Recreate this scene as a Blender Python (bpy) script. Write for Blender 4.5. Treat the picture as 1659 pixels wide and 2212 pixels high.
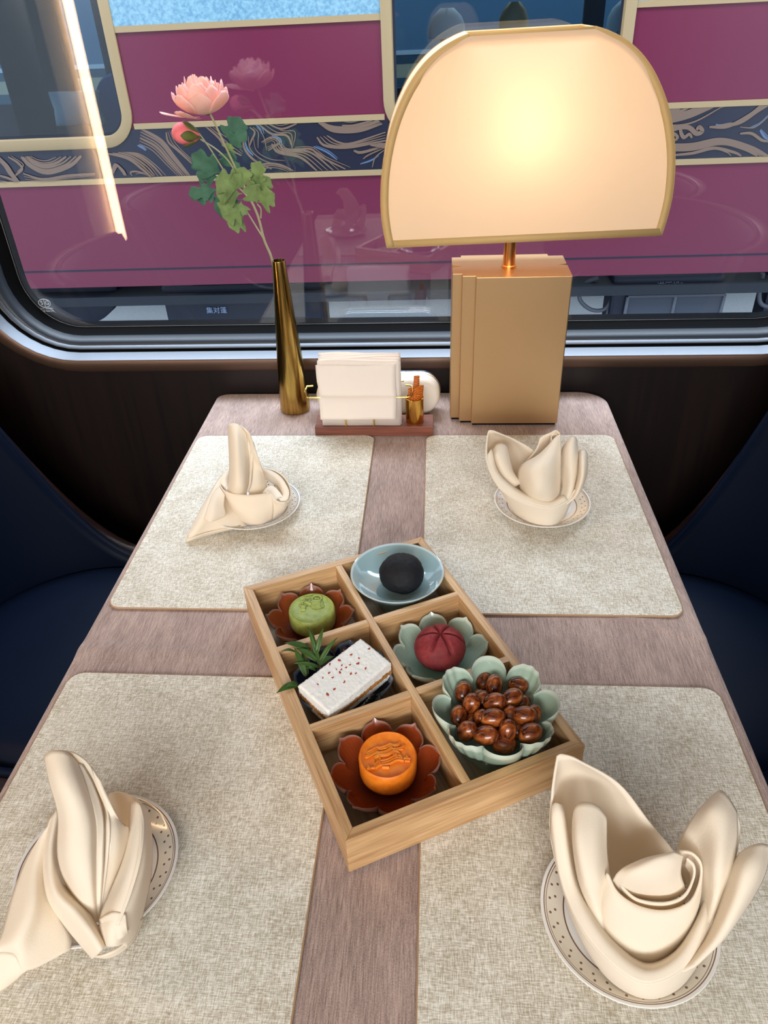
import bpy, math, random
from mathutils import Vector, Matrix, noise
random.seed(7)
for o in list(bpy.data.objects): bpy.data.objects.remove(o)
SC = bpy.context.scene; COL = SC.collection
R = math.radians

# ------------------------------------------------------------------ camera
# world: table top at z = 0, window wall towards +Y, metres
FPX, CX, CY = 1600.0, 829.5, 1106.0
CAM = Vector((0, 0, 0.6))
def cam_axes(p, y, r):
    p, y, r = R(p), R(y), R(r)
    Z = Matrix.Rotation(y, 3, 'Z')
    fw = Z @ Vector((0, math.cos(p), -math.sin(p))); up = Z @ Vector((0, math.sin(p), math.cos(p))); rt = Z @ Vector((1, 0, 0))
    return math.cos(r)*rt+math.sin(r)*up, -math.sin(r)*rt+math.cos(r)*up, fw
RT, UP, FW = cam_axes(34.68131793, 4.79171221, -2.44766357)
cd = bpy.data.cameras.new('camera'); cam = bpy.data.objects.new('camera', cd); COL.objects.link(cam)
M3 = Matrix((RT, UP, -FW)).transposed()
cam.matrix_world = Matrix.Translation(CAM) @ M3.to_4x4()
cd.sensor_fit = 'HORIZONTAL'; cd.sensor_width = 36; cd.lens = 36*FPX/1659; cd.clip_start = 0.01
SC.camera = cam

# ------------------------------------------------------------------ world, lights, exposure
W = bpy.data.worlds.new('sky'); SC.world = W; W.use_nodes = True
bg = W.node_tree.nodes['Background']; bg.inputs[0].default_value = (0.72, 0.86, 1.0, 1); bg.inputs[1].default_value = 2.0
SC.view_settings.view_transform = 'Standard'; SC.view_settings.look = 'None'
SC.view_settings.exposure = 0.22; SC.view_settings.gamma = 1.0; SC.view_settings.use_curve_mapping = False
def area(name, loc, to, sx, sy, power, col):
    l = bpy.data.lights.new(name, 'AREA'); l.shape = 'RECTANGLE'; l.size = sx; l.size_y = sy; l.energy = power; l.color = col
    o = bpy.data.objects.new(name, l); COL.objects.link(o); o.location = loc
    o.rotation_euler = (Vector(to)-Vector(loc)).to_track_quat('-Z', 'Y').to_euler(); return o
area('daylight_between_carriages', (0, 2.6, 3.1), (0, 1.0, 0), 5.0, 1.2, 300, (0.80, 0.90, 1.0))
area('coach_fill_light', (-.6, 5.3, 1.62), (-.6, 5.3, 0), 6.0, .5, 40, (.85, .93, 1.0))  # added fill to brighten the dark interior opposite, no lamp fitting modelled
area('daylight_across_aisle', (-0.1, -1.72, 1.05), (-0.05, 0.8, 0.0), 1.9, 0.62, 44, (1.0, 0.97, 0.92))

# ------------------------------------------------------------------ helpers
def ray(u, v): return (u-CX)/FPX*RT-(v-CY)/FPX*UP+FW
def G(u, v, z=0.0):
    d = ray(u, v); return CAM+d*((z-CAM.z)/d.z)
def Y(u, v, y):
    d = ray(u, v); return CAM+d*(y/d.y)
def tag(o, label=None, cat=None, group=None, kind=None):
    if label: o['label'] = label
    if cat: o['category'] = cat
    if group: o['group'] = group
    if kind: o['kind'] = kind
    return o
def empty(name, loc, label, cat, group=None, rz=0, kind=None):
    o = bpy.data.objects.new(name, None); COL.objects.link(o); o.location = loc; o.rotation_euler = (0, 0, rz)
    o.empty_display_size = 0.02
    return tag(o, label, cat, group, kind)
class MB:
    def __init__(s): s.v, s.f, s.a, s.fm = [], [], {}, []
    def add(s, vs, fs, mi=0):
        n = len(s.v); s.v += [Vector(x) for x in vs]; s.f += [[i+n for i in f] for f in fs]; s.fm += [mi]*len(fs); return n
    def box(s, a, b, M=None, mi=0):
        x0, y0, z0 = a; x1, y1, z1 = b
        vs = [Vector(p) for p in ((x0,y0,z0),(x1,y0,z0),(x1,y1,z0),(x0,y1,z0),(x0,y0,z1),(x1,y0,z1),(x1,y1,z1),(x0,y1,z1))]
        if M: vs = [M @ p for p in vs]
        s.add(vs, [(3,2,1,0),(4,5,6,7),(0,1,5,4),(1,2,6,5),(2,3,7,6),(3,0,4,7)], mi); return s
    def tube(s, pts, r, seg=8, cap=True, mi=0, flat=1.0, nrm=None):
        pts = [Vector(p) for p in pts]; n = len(pts); rs = r if isinstance(r, (list, tuple)) else [r]*n
        vs = []; t0 = None; a = None
        for i, p in enumerate(pts):
            t = (pts[min(i+1, n-1)]-pts[max(i-1, 0)]).normalized()
            if a is None:
                a = (Vector(nrm) if nrm else (Vector((0,0,1)) if abs(t.z) < .9 else Vector((1,0,0)))); a = (a-t*a.dot(t)).normalized()
            else: a = (a-t*a.dot(t)).normalized()
            b = t.cross(a)
            for k in range(seg):
                th = 2*math.pi*k/seg; vs.append(p+(a*math.cos(th)*flat+b*math.sin(th))*rs[i])
        fs = [(i*seg+k, i*seg+(k+1)%seg, (i+1)*seg+(k+1)%seg, (i+1)*seg+k) for i in range(n-1) for k in range(seg)]
        if cap: fs += [tuple(reversed(range(seg))), tuple((n-1)*seg+k for k in range(seg))]
        s.add(vs, fs, mi); return s
    def lathe(s, prof, seg=48, c=(0,0,0), mi=0, capb=True, capt=False, sx=1, sy=1):
        c = Vector(c); vs = []
        for r, z in prof:
            for k in range(seg):
                th = 2*math.pi*k/seg; vs.append(c+Vector((r*math.cos(th)*sx, r*math.sin(th)*sy, z)))
        n = len(prof)
        fs = [(i*seg+k, i*seg+(k+1)%seg, (i+1)*seg+(k+1)%seg, (i+1)*seg+k) for i in range(n-1) for k in range(seg)]
        if capb: fs.append(tuple(reversed(range(seg))))
        if capt: fs.append(tuple((n-1)*seg+k for k in range(seg)))
        s.add(vs, fs, mi); return s
    def grid(s, rows, mi=0, close=False):
        m = len(rows[0]); vs = [p for r_ in rows for p in r_]
        fs = [(i*m+j, i*m+(j+1) % m, (i+1)*m+(j+1) % m, (i+1)*m+j) for i in range(len(rows)-1) for j in range(m if close else m-1)]
        return s.add(vs, fs, mi)
    def prism(s, pts, z0, z1, mi=0):
        n = len(pts); vs = [Vector((p[0], p[1], z0)) for p in pts]+[Vector((p[0], p[1], z1)) for p in pts]
        s.add(vs, [tuple(reversed(range(n))), tuple(range(n, 2*n))]+[(i, (i+1)%n, n+(i+1)%n, n+i) for i in range(n)], mi); return s
    def build(s, name, mats, parent=None, smooth=True, ang=38, bev=0, bseg=2, solid=0, sub=0, attr=None):
        me = bpy.data.meshes.new(name); me.from_pydata([tuple(p) for p in s.v], [], s.f)
        for m in (mats if isinstance(mats, (list, tuple)) else [mats]): me.materials.append(m)
        if any(s.fm): me.polygons.foreach_set('material_index', s.fm)
        if attr:
            at = me.attributes.new('rim', 'FLOAT', 'POINT'); at.data.foreach_set('value', attr)
        me.update()
        if smooth:
            me.shade_smooth()
            if ang < 180: me.set_sharp_from_angle(angle=R(ang))
        o = bpy.data.objects.new(name, me); COL.objects.link(o)
        if parent: o.parent = parent
        if solid:
            m = o.modifiers.new('t', 'SOLIDIFY'); m.thickness = solid; m.offset = 0
        if bev:
            m = o.modifiers.new('b', 'BEVEL'); m.width = bev; m.segments = bseg; m.limit_method = 'ANGLE'; m.angle_limit = R(40)
        if sub:
            m = o.modifiers.new('s', 'SUBSURF'); m.levels = sub; m.render_levels = sub
        return o
def cr(p0, p1, p2, p3, t):
    return 0.5*((2*p1)+(p2-p0)*t+(2*p0-5*p1+4*p2-p3)*t*t+(3*p1-p0-3*p2+p3)*t*t*t)
def spline(pts, k):
    pts = [Vector(p) for p in pts]; n = len(pts); out = []
    for i in range(n-1):
        p0 = pts[i-1] if i else 2*pts[0]-pts[1]; p3 = pts[i+2] if i+2 < n else 2*pts[-1]-pts[-2]
        for j in range(k): out.append(cr(p0, pts[i], pts[i+1], p3, j/k))
    out.append(pts[-1]); return out
def sheet(mb, rows, k=6):
    """smooth cloth surface through rows of points"""
    rr = [spline(r_, k) for r_ in rows]
    cols = [spline([r_[j] for r_ in rr], k) for j in range(len(rr[0]))]
    mb.grid(cols)
def rrect(x0, x1, z0, z1, r, n=10):
    pts = []
    for cx, cz, a in ((x1-r, z1-r, 0), (x0+r, z1-r, 90), (x0+r, z0+r, 180), (x1-r, z0+r, 270)):
        for k in range(n+1):
            t = R(a+90*k/n); pts.append((cx+r*math.cos(t), cz+r*math.sin(t)))
    return pts

# ------------------------------------------------------------------ materials
class NT:
    def __init__(s, name):
        s.m = bpy.data.materials.new(name); s.m.use_nodes = True; s.t = s.m.node_tree; s.n = s.t.nodes; s.l = s.t.links
        s.b = s.n['Principled BSDF']; s.out = s.n['Material Output']; s._co = None
    def new(s, ty, **k):
        n = s.n.new(ty)
        for a, b in k.items():
            if a in n.inputs.keys(): n.inputs[a].default_value = b
            else: setattr(n, a, b)
        return n
    def co(s, scale=(1,1,1), rot=(0,0,0)):
        tc = s._co or s.new('ShaderNodeTexCoord'); s._co = tc
        mp = s.new('ShaderNodeMapping'); mp.inputs['Scale'].default_value = scale; mp.inputs['Rotation'].default_value = rot
        s.l.new(tc.outputs['Object'], mp.inputs[0]); return mp.outputs[0]
    def noise(s, scale, detail=3, vec=None, rough=.5, dist=0):
        n = s.new('ShaderNodeTexNoise'); n.inputs['Scale'].default_value = scale; n.inputs['Detail'].default_value = detail
        n.inputs['Roughness'].default_value = rough; n.inputs['Distortion'].default_value = dist
        s.l.new(vec if vec is not None else s.co(), n.inputs['Vector']); return n.outputs['Fac']
    def ramp(s, fac, stops):
        n = s.new('ShaderNodeValToRGB'); e = n.color_ramp.elements
        while len(e) < len(stops): e.new(.5)
        for i, (p, c) in enumerate(stops): e[i].position = p; e[i].color = (*c, 1)
        s.l.new(fac, n.inputs[0]); return n.outputs[0]
    def math(s, op, a, b=None, c=None):
        n = s.new('ShaderNodeMath', operation=op)
        for i, x in enumerate((a, b, c)):
            if x is None: continue
            if isinstance(x, (int, float)): n.inputs[i].default_value = x
            else: s.l.new(x, n.inputs[i])
        return n.outputs[0]
    def mix(s, f, a, b):
        n = s.new('ShaderNodeMix', data_type='RGBA')
        for i, x in ((0, f), (6, a), (7, b)):
            if isinstance(x, tuple): n.inputs[i].default_value = (*x, 1)
            elif isinstance(x, (int, float)): n.inputs[i].default_value = x
            else: s.l.new(x, n.inputs[i])
        return n.outputs[2]
    def bump(s, h, strength=.3, dist=.001):
        n = s.new('ShaderNodeBump'); n.inputs['Strength'].default_value = strength; n.inputs['Distance'].default_value = dist
        s.l.new(h, n.inputs['Height']); s.l.new(n.outputs[0], s.b.inputs['Normal'])
    def base(s, c):
        if isinstance(c, tuple): s.b.inputs['Base Color'].default_value = (*c, 1)
        else: s.l.new(c, s.b.inputs['Base Color'])
    def set(s, **k):
        for a, b in k.items(): s.b.inputs[a.replace('_', ' ')].default_value = b
def srgb(r, g, b):
    return tuple(((x/255)/12.92 if x/255 <= .04045 else ((x/255+.055)/1.055)**2.4) for x in (r, g, b))
def flat(name, c, rough=.5, metal=0, bump=None, var=.0, spec=.5, **k):
    t = NT(name)
    if var: t.base(t.ramp(t.noise(60, 3), [(.3, tuple(x*(1-var) for x in c)), (.7, tuple(min(1, x*(1+var)) for x in c))]))
    else: t.base(c)
    t.set(Roughness=rough, Metallic=metal); t.b.inputs['Specular IOR Level'].default_value = spec
    if bump: t.bump(t.noise(bump[0], 3), bump[1], bump[2])
    for a, b in k.items(): t.b.inputs[a.replace('_', ' ')].default_value = b
    return t.m
def wood(name, c1, c2, axis='x', sc=1.0, rough=.45, coat=0):
    t = NT(name); st = {'x': (4, 90, 90), 'y': (90, 4, 90), 'z': (90, 90, 4)}[axis]
    st = tuple(x*sc for x in st)
    a = t.noise(1.0, 4, t.co(st), .6, .4); b = t.noise(2.5, 2, t.co(tuple(x*1.7 for x in st)))
    f = t.math('ADD', t.math('MULTIPLY', a, .65), t.math('MULTIPLY', b, .35))
    t.base(t.ramp(f, [(.35, c1), (.62, c2)])); t.set(Roughness=rough); t.b.inputs['Coat Weight'].default_value = coat
    t.bump(f, .12, .0006); return t.m
def linen(name, c1, c2, s1, s2, blot=25, bstr=.35):
    t = NT(name)
    a = t.noise(1, 2, t.co((s1, s2, s1))); b = t.noise(1, 2, t.co((s2, s1, s1))); c = t.noise(blot, 3)
    fine = t.noise(1, 1, t.co((s2*1.3, s2*1.3, s2)))
    f = t.math('ADD', t.math('ADD', t.math('MULTIPLY', a, .36), t.math('MULTIPLY', b, .36)), t.math('ADD', t.math('MULTIPLY', c, .14), t.math('MULTIPLY', fine, .14)))
    t.base(t.ramp(f, [(.40, c1), (.60, c2)])); t.set(Roughness=.85); t.b.inputs['Specular IOR Level'].default_value = .15
    t.bump(f, bstr, .0006); return t.m
M = {}
M['mat'] = linen('placemat_linen', srgb(178,166,144), srgb(250,246,236), 160, 1300)
M['matedge'] = flat('placemat_edge', srgb(180,145,110), .7)
def cloth_mat():
    t = NT('tablecloth_mauve')
    a = t.noise(1, 3, t.co((1500, 60, 300))); b = t.noise(1, 2, t.co((900, 900, 900))); c = t.noise(40, 2, t.co((1, .25, 1)))
    f = t.math('ADD', t.math('ADD', t.math('MULTIPLY', a, .5), t.math('MULTIPLY', b, .3)), t.math('MULTIPLY', c, .2))
    t.base(t.ramp(f, [(.38, srgb(134,112,106)), (.62, srgb(200,175,165))])); t.set(Roughness=.8)
    t.b.inputs['Sheen Weight'].default_value = .25; t.b.inputs['Specular IOR Level'].default_value = .2
    t.bump(f, .3, .0005); return t.m
M['cloth'] = cloth_mat()
def napkin_mat():
    t = NT('napkin_cotton'); t.base(srgb(255,245,228)); t.set(Roughness=.8); t.b.inputs['Specular IOR Level'].default_value = .15; t.b.inputs['Sheen Weight'].default_value = .15
    tr = t.new('ShaderNodeBsdfTranslucent'); tr.inputs[0].default_value = (*srgb(255,226,176), 1)
    mx = t.new('ShaderNodeMixShader'); mx.inputs[0].default_value = .22
    t.l.new(t.b.outputs[0], mx.inputs[1]); t.l.new(tr.outputs[0], mx.inputs[2]); t.l.new(mx.outputs[0], t.out.inputs[0])
    a = t.noise(1, 2, t.co((900, 900, 260))); c = t.noise(38, 3)
    t.bump(t.math('ADD', t.math('MULTIPLY', a, .25), c), .35, .0016); return t.m
M['linen'] = napkin_mat()
def plate_mat():
    t = NT('plate_porcelain'); tc = t.co(); sp = t.new('ShaderNodeSeparateXYZ'); t.l.new(tc, sp.inputs[0])
    x, y = sp.outputs[0], sp.outputs[1]
    r = t.math('SQRT', t.math('ADD', t.math('MULTIPLY', x, x), t.math('MULTIPLY', y, y)))
    def ring(rr, w): return t.math('LESS_THAN', t.math('ABSOLUTE', t.math('SUBTRACT', r, rr)), w)
    m = t.math('MAXIMUM', t.math('MAXIMUM', ring(.0655, .0004), ring(.0638, .00025)), ring(.0495, .0006))
    th = t.math('ARCTAN2', y, x); N = 33
    for rr, off in ((.0608, 0.0), (.0565, .28)):
        q = t.math('FRACT', t.math('ADD', t.math('MULTIPLY', th, N/(2*math.pi)), off+10))
        dx = t.math('MULTIPLY', t.math('SUBTRACT', q, .5), 2*math.pi*rr/N); dr = t.math('SUBTRACT', r, rr)
        d = t.math('SQRT', t.math('ADD', t.math('MULTIPLY', dx, dx), t.math('MULTIPLY', dr, dr)))
        m = t.math('MAXIMUM', m, t.math('LESS_THAN', d, .00105))
    band = t.math('MULTIPLY', t.math('GREATER_THAN', r, .0495), t.math('LESS_THAN', r, .0655))
    t.base(t.mix(m, t.mix(band, srgb(240,238,236), srgb(232,224,210)), srgb(120,92,80)))
    t.set(Roughness=.12); t.b.inputs['Coat Weight'].default_value = .4; return t.m
M['plate'] = plate_mat()
M['bamboo'] = wood('bamboo_long', srgb(170,126,82), srgb(222,182,134), 'x', 1.3, .42)
M['bamboo_y'] = wood('bamboo_cross', srgb(172,128,84), srgb(224,186,138), 'y', 1.3, .42)
M['bamboo_in'] = wood('bamboo_floor', srgb(140,122,100), srgb(178,160,134), 'y', 1.0, .5)
M['brown_wood'] = wood('holder_wood', srgb(96,52,40), srgb(140,82,64), 'x', 1.2, .5)
M['gold'] = flat('brass', srgb(228,178,90), .16, 1)
M['wire'] = flat('brass_wire', srgb(236,205,110), .18, 1)
def vase_mat():
    t = NT('bronze_glaze'); f = t.noise(1, 3, t.co((220, 220, 8)))
    t.base(t.ramp(f, [(.3, srgb(150,118,56)), (.7, srgb(196,162,92))])); t.set(Metallic=1.0)
    t.l.new(t.math('ADD', t.math('MULTIPLY', f, .15), .14), t.b.inputs['Roughness']); t.bump(f, .15, .0006); return t.m
M['vase'] = vase_mat()
M['lampbase'] = flat('champagne_lacquer', srgb(206,170,126), .40, .85, bump=(900, .05, .0002))
M['stem_metal'] = flat('copper_gold_rod', srgb(226,160,96), .3, 1)
M['tissue'] = flat('tissue_paper', srgb(240,229,220), .9, bump=(350, .15, .0004), spec=.1)
M['whitecase'] = flat('ivory_case', srgb(245,236,222), .3)
M['chrome'] = flat('chrome', (.75,.76,.78), .12, 1)
M['silver'] = flat('anodised_silver', (.15,.16,.18), .45, 1)
M['bronze'] = flat('bronze_trim', srgb(98,76,64), .45, .6)
M['rubber'] = flat('black_rubber', (.003,.0033,.004), .75, spec=.06)
M['gasket'] = flat('grey_gasket', (.022,.030,.044), .4, spec=.4)
M['darkwood'] = wood('dark_rosewood', (.0035,.0012,.001), (.011,.0038,.0032), 'z', .35, .45)
M['rimwood'] = wood('chair_wood', (.012,.004,.003), (.035,.012,.009), 'x', .6, .35)
M['navy'] = flat('navy_leather', (.0018,.0052,.0165), .5, bump=(160, .08, .0006), spec=.12)
M['floor'] = flat('carpet', (.02,.02,.03), .95)
M['ceil'] = flat('ceiling_cream', (.6,.57,.5), .7)
M['beige'] = flat('beige_panel', (.5,.42,.33), .6)
def emit(name, c, s):
    t = NT(name); t.base((.8,.8,.8)); t.b.inputs['Emission Color'].default_value = (*c, 1); t.b.inputs['Emission Strength'].default_value = s; return t.m
M['strip'] = emit('warm_led', (1,.68,.38), 16)
M['bulb'] = emit('warm_bulb', (1,.78,.52), 1.2)
def shade_mat():
    t = NT('lamp_shade_fabric'); t.base(srgb(250,226,196)); t.set(Roughness=.8)
    t.b.inputs['Specular IOR Level'].default_value = .1
    tr = t.new('ShaderNodeBsdfTranslucent'); tr.inputs[0].default_value = (*srgb(255,228,190), 1)
    mx = t.new('ShaderNodeMixShader'); mx.inputs[0].default_value = .30
    t.l.new(t.b.outputs[0], mx.inputs[1]); t.l.new(tr.outputs[0], mx.inputs[2]); t.l.new(mx.outputs[0], t.out.inputs[0])
    t.bump(t.noise(1200, 1), .1, .0002); return t.m
M['shade'] = shade_mat()
def tape_mat():
    t = NT('shade_binding'); t.base(srgb(226,196,136)); t.set(Roughness=.6)
    tr = t.new('ShaderNodeBsdfTranslucent'); tr.inputs[0].default_value = (*srgb(238,208,140), 1)
    mx = t.new('ShaderNodeMixShader'); mx.inputs[0].default_value = .3
    t.l.new(t.b.outputs[0], mx.inputs[1]); t.l.new(tr.outputs[0], mx.inputs[2]); t.l.new(mx.outputs[0], t.out.inputs[0]); return t.m
M['tape'] = tape_mat()
def glass_mat(name, base, tint=(1,1,1), rough=0.0):
    t = NT(name); t.n.remove(t.b)
    lw = t.new('ShaderNodeLayerWeight'); lw.inputs['Blend'].default_value = .5
    f = t.math('ADD', t.math('MULTIPLY', t.math('POWER', lw.outputs['Facing'], 4.0), 1-base), base)
    tr = t.new('ShaderNodeBsdfTransparent'); tr.inputs[0].default_value = (*tint, 1)
    gl = t.new('ShaderNodeBsdfGlossy'); gl.inputs['Roughness'].default_value = rough
    mx = t.new('ShaderNodeMixShader'); t.l.new(f, mx.inputs[0]); t.l.new(tr.outputs[0], mx.inputs[1]); t.l.new(gl.outputs[0], mx.inputs[2])
    t.l.new(mx.outputs[0], t.out.inputs[0]); return t.m
M['glass'] = glass_mat('window_glass', .065, (.97,.985,1))
M['coachglass'] = glass_mat('coach_glass', .05, (.42,.62,.78))
M['pink'] = flat('coach_magenta', (.150,.015,.046), .35, bump=(3, .02, .01), spec=.4)
M['cream'] = flat('coach_cream', srgb(168,142,104), .45)
M['bandnavy'] = flat('coach_navy', srgb(24,26,46), .35)
M['gilt'] = flat('coach_gilt', srgb(118,94,80), .4)
M['giltblue'] = flat('coach_gilt_blue', srgb(86,106,136), .4)
M['under'] = flat('underframe_navy', (.006,.011,.03), .55)
M['pipe'] = flat('underframe_pipe', (.10,.11,.14), .5)
M['mesh'] = flat('underframe_mesh', (.045,.055,.08), .6)
M['concrete'] = flat('platform_concrete', (.50,.52,.54), .9, var=.1)
M['ballast'] = flat('ballast', (.12,.12,.13), .95, var=.4)
def frost():
    t = NT('frosted_pane'); f = t.noise(1, 4, t.co((60, 60, 60)), .7)
    t.base(t.ramp(f, [(.35, srgb(98,142,168)), (.65, srgb(142,180,196))])); t.set(Roughness=.4); return t.m
M['frost'] = frost()

# ------------------------------------------------------------------ room shell
XL, XR, YW, YB, ZF, ZC = -1.05, .97, 1.268, -1.66, -.75, 1.5
WX0, WX1, WZ0, WZ1, WR = -.86, .76, .045, 1.06, .2         # outer edge of window surround
GX0, GX1, GZ0, GZ1, GR = -.778, .678, .100, 1.0, .1        # visible glass
YG = 1.345
def st(o, name=None): o['kind'] = 'structure'; return o
NW = 10
def ringpts(t, y):
    l = lambda a, b: a+(b-a)*t
    return [Vector((x, y, z)) for x, z in rrect(l(WX0, GX0), l(WX1, GX1), l(WZ0, GZ0), l(WZ1, GZ1), l(WR, GR), NW)]
mb = MB()
inner = ringpts(0, YW); outer = []
cx, cz = (WX0+WX1)/2, (WZ0+WZ1)/2
for p in inner:      # push to the wall's rectangle
    dx, dz = p.x-cx, p.z-cz
    k = min(((XR+.9-cx) if dx > 0 else (cx-XL+.9))/abs(dx) if abs(dx) > 1e-6 else 1e9, ((ZC+.9-cz) if dz > 0 else (cz-ZF+.9))/abs(dz) if abs(dz) > 1e-6 else 1e9)
    outer.append(Vector((cx+dx*k, YW, cz+dz*k)))
mb.grid([inner, outer], close=True)
back = [p+Vector((0, .10, 0)) for p in outer]; mb.grid([outer, back], close=True)
st(mb.build('wall_window', M['darkwood'], smooth=False))
# outside skin of our carriage around the opening
mb = MB(); i2 = ringpts(1, YG+.004); mb.grid([i2, back], close=True); st(mb.build('wall_outer', M['rubber'], smooth=False))
def shell(name, a, b, m): return st(MB().box(a, b).build(name, m, smooth=False))
shell('floor', (XL-.1, YB-.1, ZF-.05), (XR+.1, YW+.1, ZF), M['floor'])
shell('ceiling', (XL-.1, YB-.1, ZC), (XR+.1, YW+.1, ZC+.05), M['ceil'])
shell('wall_left', (XL-.05, YB, ZF), (XL, YW+.1, ZC), M['rimwood'])
shell('wall_right', (XR, YB, ZF), (XR+.05, YW+.1, ZC), M['rimwood'])
mb = MB()     # aisle side wall with its high window opening
mb.box((XL, YB-.04, ZF), (XR, YB, .70)); mb.box((XL, YB-.04, 1.38), (XR, YB, ZC)); mb.box((XL, YB-.04, .70), (-1.0, YB, 1.38)); mb.box((.9, YB-.04, .70), (XR, YB, 1.38))
st(mb.build('wall_aisle', M['rimwood'], smooth=False))

# window surround: bronze face, silver ledge, groove, second silver line, gasket, black rubber
def surround(name, prof, m):
    mb = MB(); mb.grid([ringpts(t, y) for t, y in prof], close=True); o = mb.build(name, m, ang=50); return o
wf = empty('window_1', (0, YW, 0), None, None); wf['kind'] = 'structure'
wf.location = (0, 0, 0)
for nm, prof, m in (
    ('outer_trim', [(0, 1.268), (-.02, 1.258), (.05, 1.255), (.34, 1.2545), (.40, 1.257)], M['bronze']),
    ('silver_ledge', [(.40, 1.257), (.43, 1.262), (.50, 1.279), (.505, 1.281)], M['silver']),
    ('groove', [(.505, 1.281), (.48, 1.284), (.49, 1.289), (.56, 1.2885)], M['rubber']),
    ('inner_silver_line', [(.56, 1.2885), (.59, 1.290), (.64, 1.2975)], M['silver']),
    ('gasket', [(.64, 1.2975), (.68, 1.298), (.745, 1.302), (.79, 1.308), (.82, 1.316), (.825, 1.322)], M['gasket']),
    ('rubber_seal', [(.825, 1.322), (.84, 1.325), (.88, 1.332), (.97, 1.341), (.985, 1.3435)], M['rubber']),
    ('glazing_line', [(.985, 1.3435), (1.0, 1.3437), (1.004, 1.3446)], M['silver'])):
    o = surround(nm, prof, m); o.parent = wf
mb = MB()
fr = [Vector((p.x, YG+.0015, p.z)) for p in ringpts(1.0, YG)]
fi = [Vector((x, YG+.0015, z)) for x, z in rrect(GX0+.012, GX1-.012, GZ0+.010, GZ1-.012, GR-.01, NW)]
mb.grid([fr, fi], close=True); o = mb.build('dark_border', M['gasket'], wf, smooth=False)
mb = MB(); ri = [ (p.x, p.z) for p in ringpts(1.02, YG)]
n = len(ri); mb.add([(x, YG, z) for x, z in ri]+[(x, YG+.005, z) for x, z in ri], [tuple(range(n)), tuple(reversed(range(n, 2*n)))])
mb.build('glass_pane', M['glass'], wf, smooth=False)
# etched maker's stamp
def text(name, s, size, M4, m, parent, ext=.0002, align='CENTER'):
    c = bpy.data.curves.new(name, 'FONT'); c.body = s; c.size = size; c.extrude = ext; c.align_x = align; c.align_y = 'CENTER'; c.resolution_u = 3
    o = bpy.data.objects.new('tmp_text', c); COL.objects.link(o); bpy.context.view_layer.update()
    me = bpy.data.meshes.new_from_object(o.evaluated_get(bpy.context.evaluated_depsgraph_get())); bpy.data.objects.remove(o)
    me.transform(M4); me.materials.clear(); me.materials.append(m); q = bpy.data.objects.new(name, me); COL.objects.link(q); q.parent = parent; return q
M['etch'] = flat('white_etching', (.55,.58,.62), .7)
def facing(loc): return Matrix.Translation(loc) @ Matrix.Rotation(R(90), 4, 'X')
sc_ = Y(96, 655, YG-.001)
mb = MB(); mb.tube([sc_+Vector((.0115*math.cos(t), 0, .0078*math.sin(t))) for t in [2*math.pi*k/32 for k in range(33)]], .0006, 6, False)
mb.tube([sc_+Vector((0,0,-.0078)), sc_+Vector((0,0,.0078))], .0006, 6); mb.build('etched_oval', M['etch'], wf)
text('etched_letters', 'S', .0115, facing(sc_+Vector((-.0052, 0, .0003))), M['etch'], wf)
text('etched_letters', 'G', .0115, facing(sc_+Vector((.0052, 0, .0003))), M['etch'], wf)
text('etched_line', 'CCC E000896', .0042, facing(sc_+Vector((.0015, 0, -.0105))), M['etch'], wf)
text('etched_line', 'GB 9656 LT5', .0042, facing(sc_+Vector((.003, 0, -.0155))), M['etch'], wf)

# ------------------------------------------------------------------ table, cloth, placemats
TX0, TX1, TY0, TY1 = -.4065, .3035, .045, 1.252
tb = empty('dining_table', (-.05, .65, ZF), 'dining table hidden under the mauve cloth', 'table')
L0 = Matrix.Translation((.05, -.65, -ZF))
MB().box((TX0+.004, TY0+.004, -.028), (TX1-.004, TY1-.006, -.004), L0).build('tabletop', M['darkwood'], tb, bev=.002)
MB().tube([(0, .1, .01), (0, .1, .72)], .04, 20).build('pedestal', M['chrome'], tb)
MB().lathe([(.26, 0), (.25, .012), (.05, .02)], 40, (0, .1, 0), capt=True).build('base_plate', M['chrome'], tb)
def seg_d(x, y, a, b):
    ax, ay = a; bx, by = b; t = max(0, min(1, ((x-ax)*(bx-ax)+(y-ay)*(by-ay))/((bx-ax)**2+(by-ay)**2)))
    return math.hypot(x-ax-t*(bx-ax), y-ay-t*(by-ay)), t
ridges = [((-.4065,.487*1.23+.016), (-.20,.60), .0022, .010), ((-.20,.60), (-.10,.575), .0014, .010), ((.3035,.62), (.22,.655), .0016, .008), ((.22,.655),(.12,.66),.001,.008),
          ((-.39,1.20), (-.33,1.155), .0016, .006), ((-.33,1.155), (-.29,1.14), .0012, .006)]
rs = [(G(160,1403).x, G(160,1403).y)]
ridges[0] = (rs[0], (G(420,1412).x, G(420,1412).y), .0024, .011); ridges[1] = (ridges[0][1], (G(590,1445).x, G(590,1445).y), .0014, .012)
def cloth_h(x, y):
    h = .0006*noise.noise(Vector((x*9, y*9, 1)))
    for a, b, hh, w in ridges:
        d, t = seg_d(x, y, a, b)
        if d < 3*w: h += hh*math.exp(-(d/w)**2)
    return max(h, -.001)
mb = MB(); NX, NY = 142, 240
def corner(x, y):
    """rounds the table corners"""
    for cx_, cy_, r, sx, sy in ((TX1-.05, TY1-.05, .05, 1, 1), (TX0+.02, TY1-.02, .02, -1, 1)):
        dx, dy = (x-cx_)*sx, (y-cy_)*sy
        if dx > 0 and dy > 0:
            m = max(dx, dy); l = math.hypot(dx, dy)
            if l > 0: f = m/l; return cx_+dx*f*sx, cy_+dy*f*sy
    return x, y
rows = []
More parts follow.
